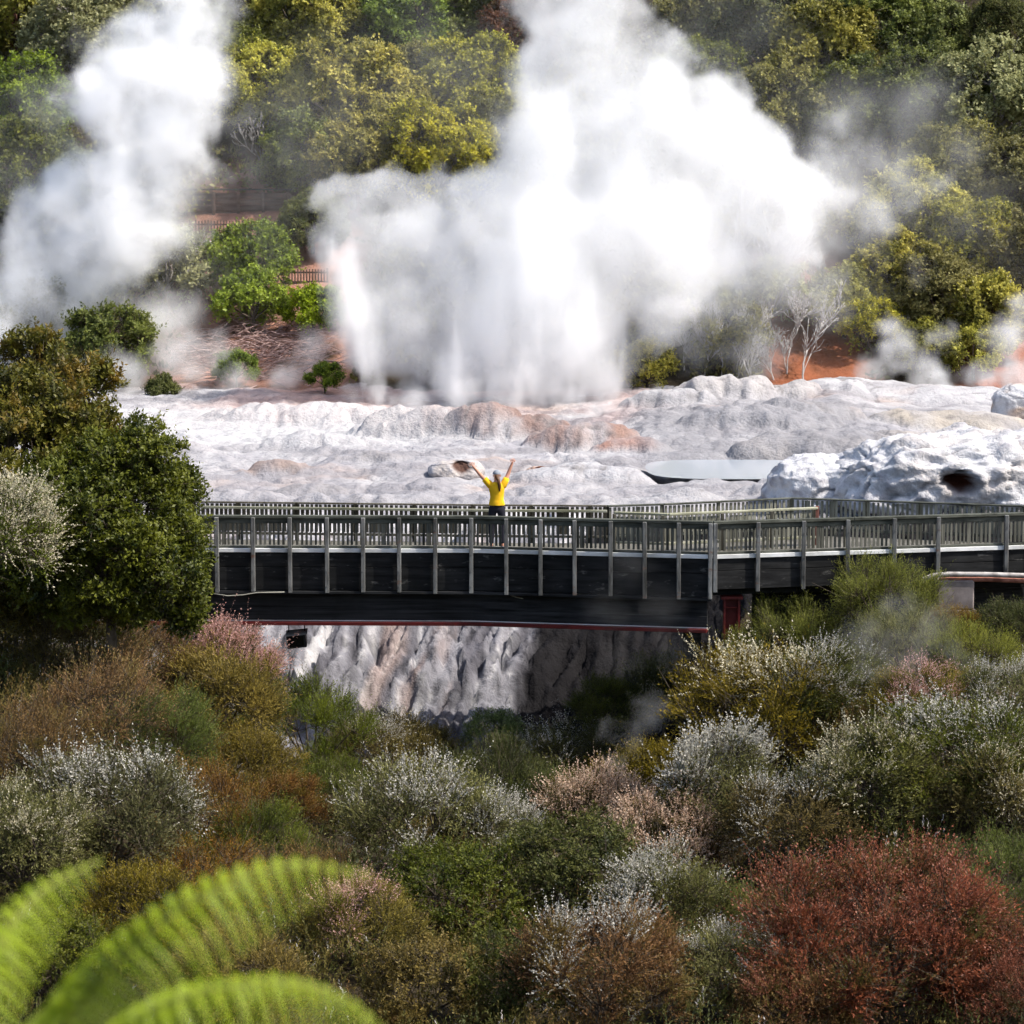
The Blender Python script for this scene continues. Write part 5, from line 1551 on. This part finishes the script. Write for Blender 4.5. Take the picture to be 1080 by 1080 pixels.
steam('steam_wisp', [(700, 340, 66, 105), (756, 306, 78, 105.5), (828, 290, 66, 106), (790, 366, 56, 105), (862, 318, 36, 107), (730, 380, 40, 105)],
    .34, 'thin white steam veiling the bleached thicket right of the geyser', 'steam wisp', noise=(.3, 1.3), fine=(.8, .6), soft=(1.0, .15), wisp=1.2)
steam('steam_wisp', [(770, 112, 40, 116), (900, 110, 48, 117), (960, 126, 62, 117), (1010, 150, 44, 117), (940, 170, 44, 116), (988, 96, 40, 117)],
    .13, 'thin grey steam hanging before the dark trees at the upper right', 'steam wisp', noise=(.3, 1.2), fine=(.8, .8), soft=(1.0, .1), wisp=1.5)
steam('steam_wisp', [(918, 398, 26, 104.5), (946, 372, 32, 105), (976, 392, 30, 104.5), (936, 346, 22, 105.5), (990, 356, 22, 106)],
    1.0, 'small white steam puff at the terrace edge right of the red earth', 'steam wisp', noise=(.5, .7), fine=(1.2, .5), soft=(1.0, .2), wisp=1.4)
steam('steam_wisp', [(1072, 396, 34, 104.5), (1060, 356, 34, 105), (1030, 402, 26, 104), (990, 408, 22, 103.5), (1080, 324, 26, 106), (1046, 392, 20, 104.5)],
    1.1, 'white steam drifting up at the right edge of the terrace', 'steam wisp', noise=(.5, .7), fine=(1.2, .5), soft=(1.0, .2), wisp=1.4)
steam('steam_wisp', [(968, 288, 26, 108), (1016, 236, 30, 110), (1050, 300, 24, 110)],
    .10, 'faint steam among the yellow-green trees beside the forked dead branch', 'steam wisp', noise=(.5, .7), fine=(1.2, .5), soft=(1.0, .1), wisp=1.4)
steam('steam_wisp', [(690, 560, 26, 58.3), (664, 596, 34, 58.2), (640, 640, 34, 58.2), (692, 640, 40, 58.2), (716, 690, 44, 58.0), (655, 700, 40, 58.0)],
    .055, 'thin bluish steam rising in front of the footbridge near its corner', 'steam wisp', noise=(.8, .5), fine=(1.8, .35), soft=(1.0, .1), wisp=1.5)
steam('steam_wisp', [(652, 806, 20, 53), (662, 780, 24, 53.5), (686, 750, 30, 54.5), (640, 770, 20, 53.5)],
    .36, 'small pale steam puff at the bottom of the dark gully', 'steam wisp', noise=(1.0, .4), fine=(2.0, .3), soft=(1.0, .1), wisp=1.4)
steam('steam_wisp', [(918, 712, 34, 51.5), (950, 688, 44, 51.5), (906, 670, 34, 51.8), (986, 664, 36, 51.8), (1010, 690, 28, 51.5), (945, 640, 30, 52.0)],
    .26, 'bluish steam drifting through the yellow-green shrubs at the right', 'steam wisp', noise=(.8, .5), fine=(1.8, .4), soft=(1.0, .1), wisp=1.5)
steam('steam_wisp', [(380, 428, 22, 98.5), (430, 420, 26, 98.0), (486, 414, 30, 98.0), (540, 412, 30, 98.0), (594, 416, 30, 98.0), (644, 428, 30, 98.0), (690, 424, 22, 98.5)],
    .75, 'low white steam rolling round the foot of the geyser over the pink mounds', 'steam wisp', noise=(.5, .9), fine=(1.2, .7), soft=(1.0, .1), wisp=1.2)
o = steam('steam_haze', [(60, 200, 170, 113), (250, 260, 130, 112), (330, 120, 150, 116), (470, 80, 150, 118), (760, 60, 140, 118), (900, 160, 160, 116), (1020, 250, 150, 113), (860, 330, 120, 109), (160, 370, 110, 108.5)],
    .026, 'thin steamy haze hanging in front of the whole hillside', 'haze', noise=(.2, 1.5), fine=(.5, 1.0), soft=(1.0, .2), wisp=.8, depth=.5, k=.4)
o['kind'] = 'stuff'
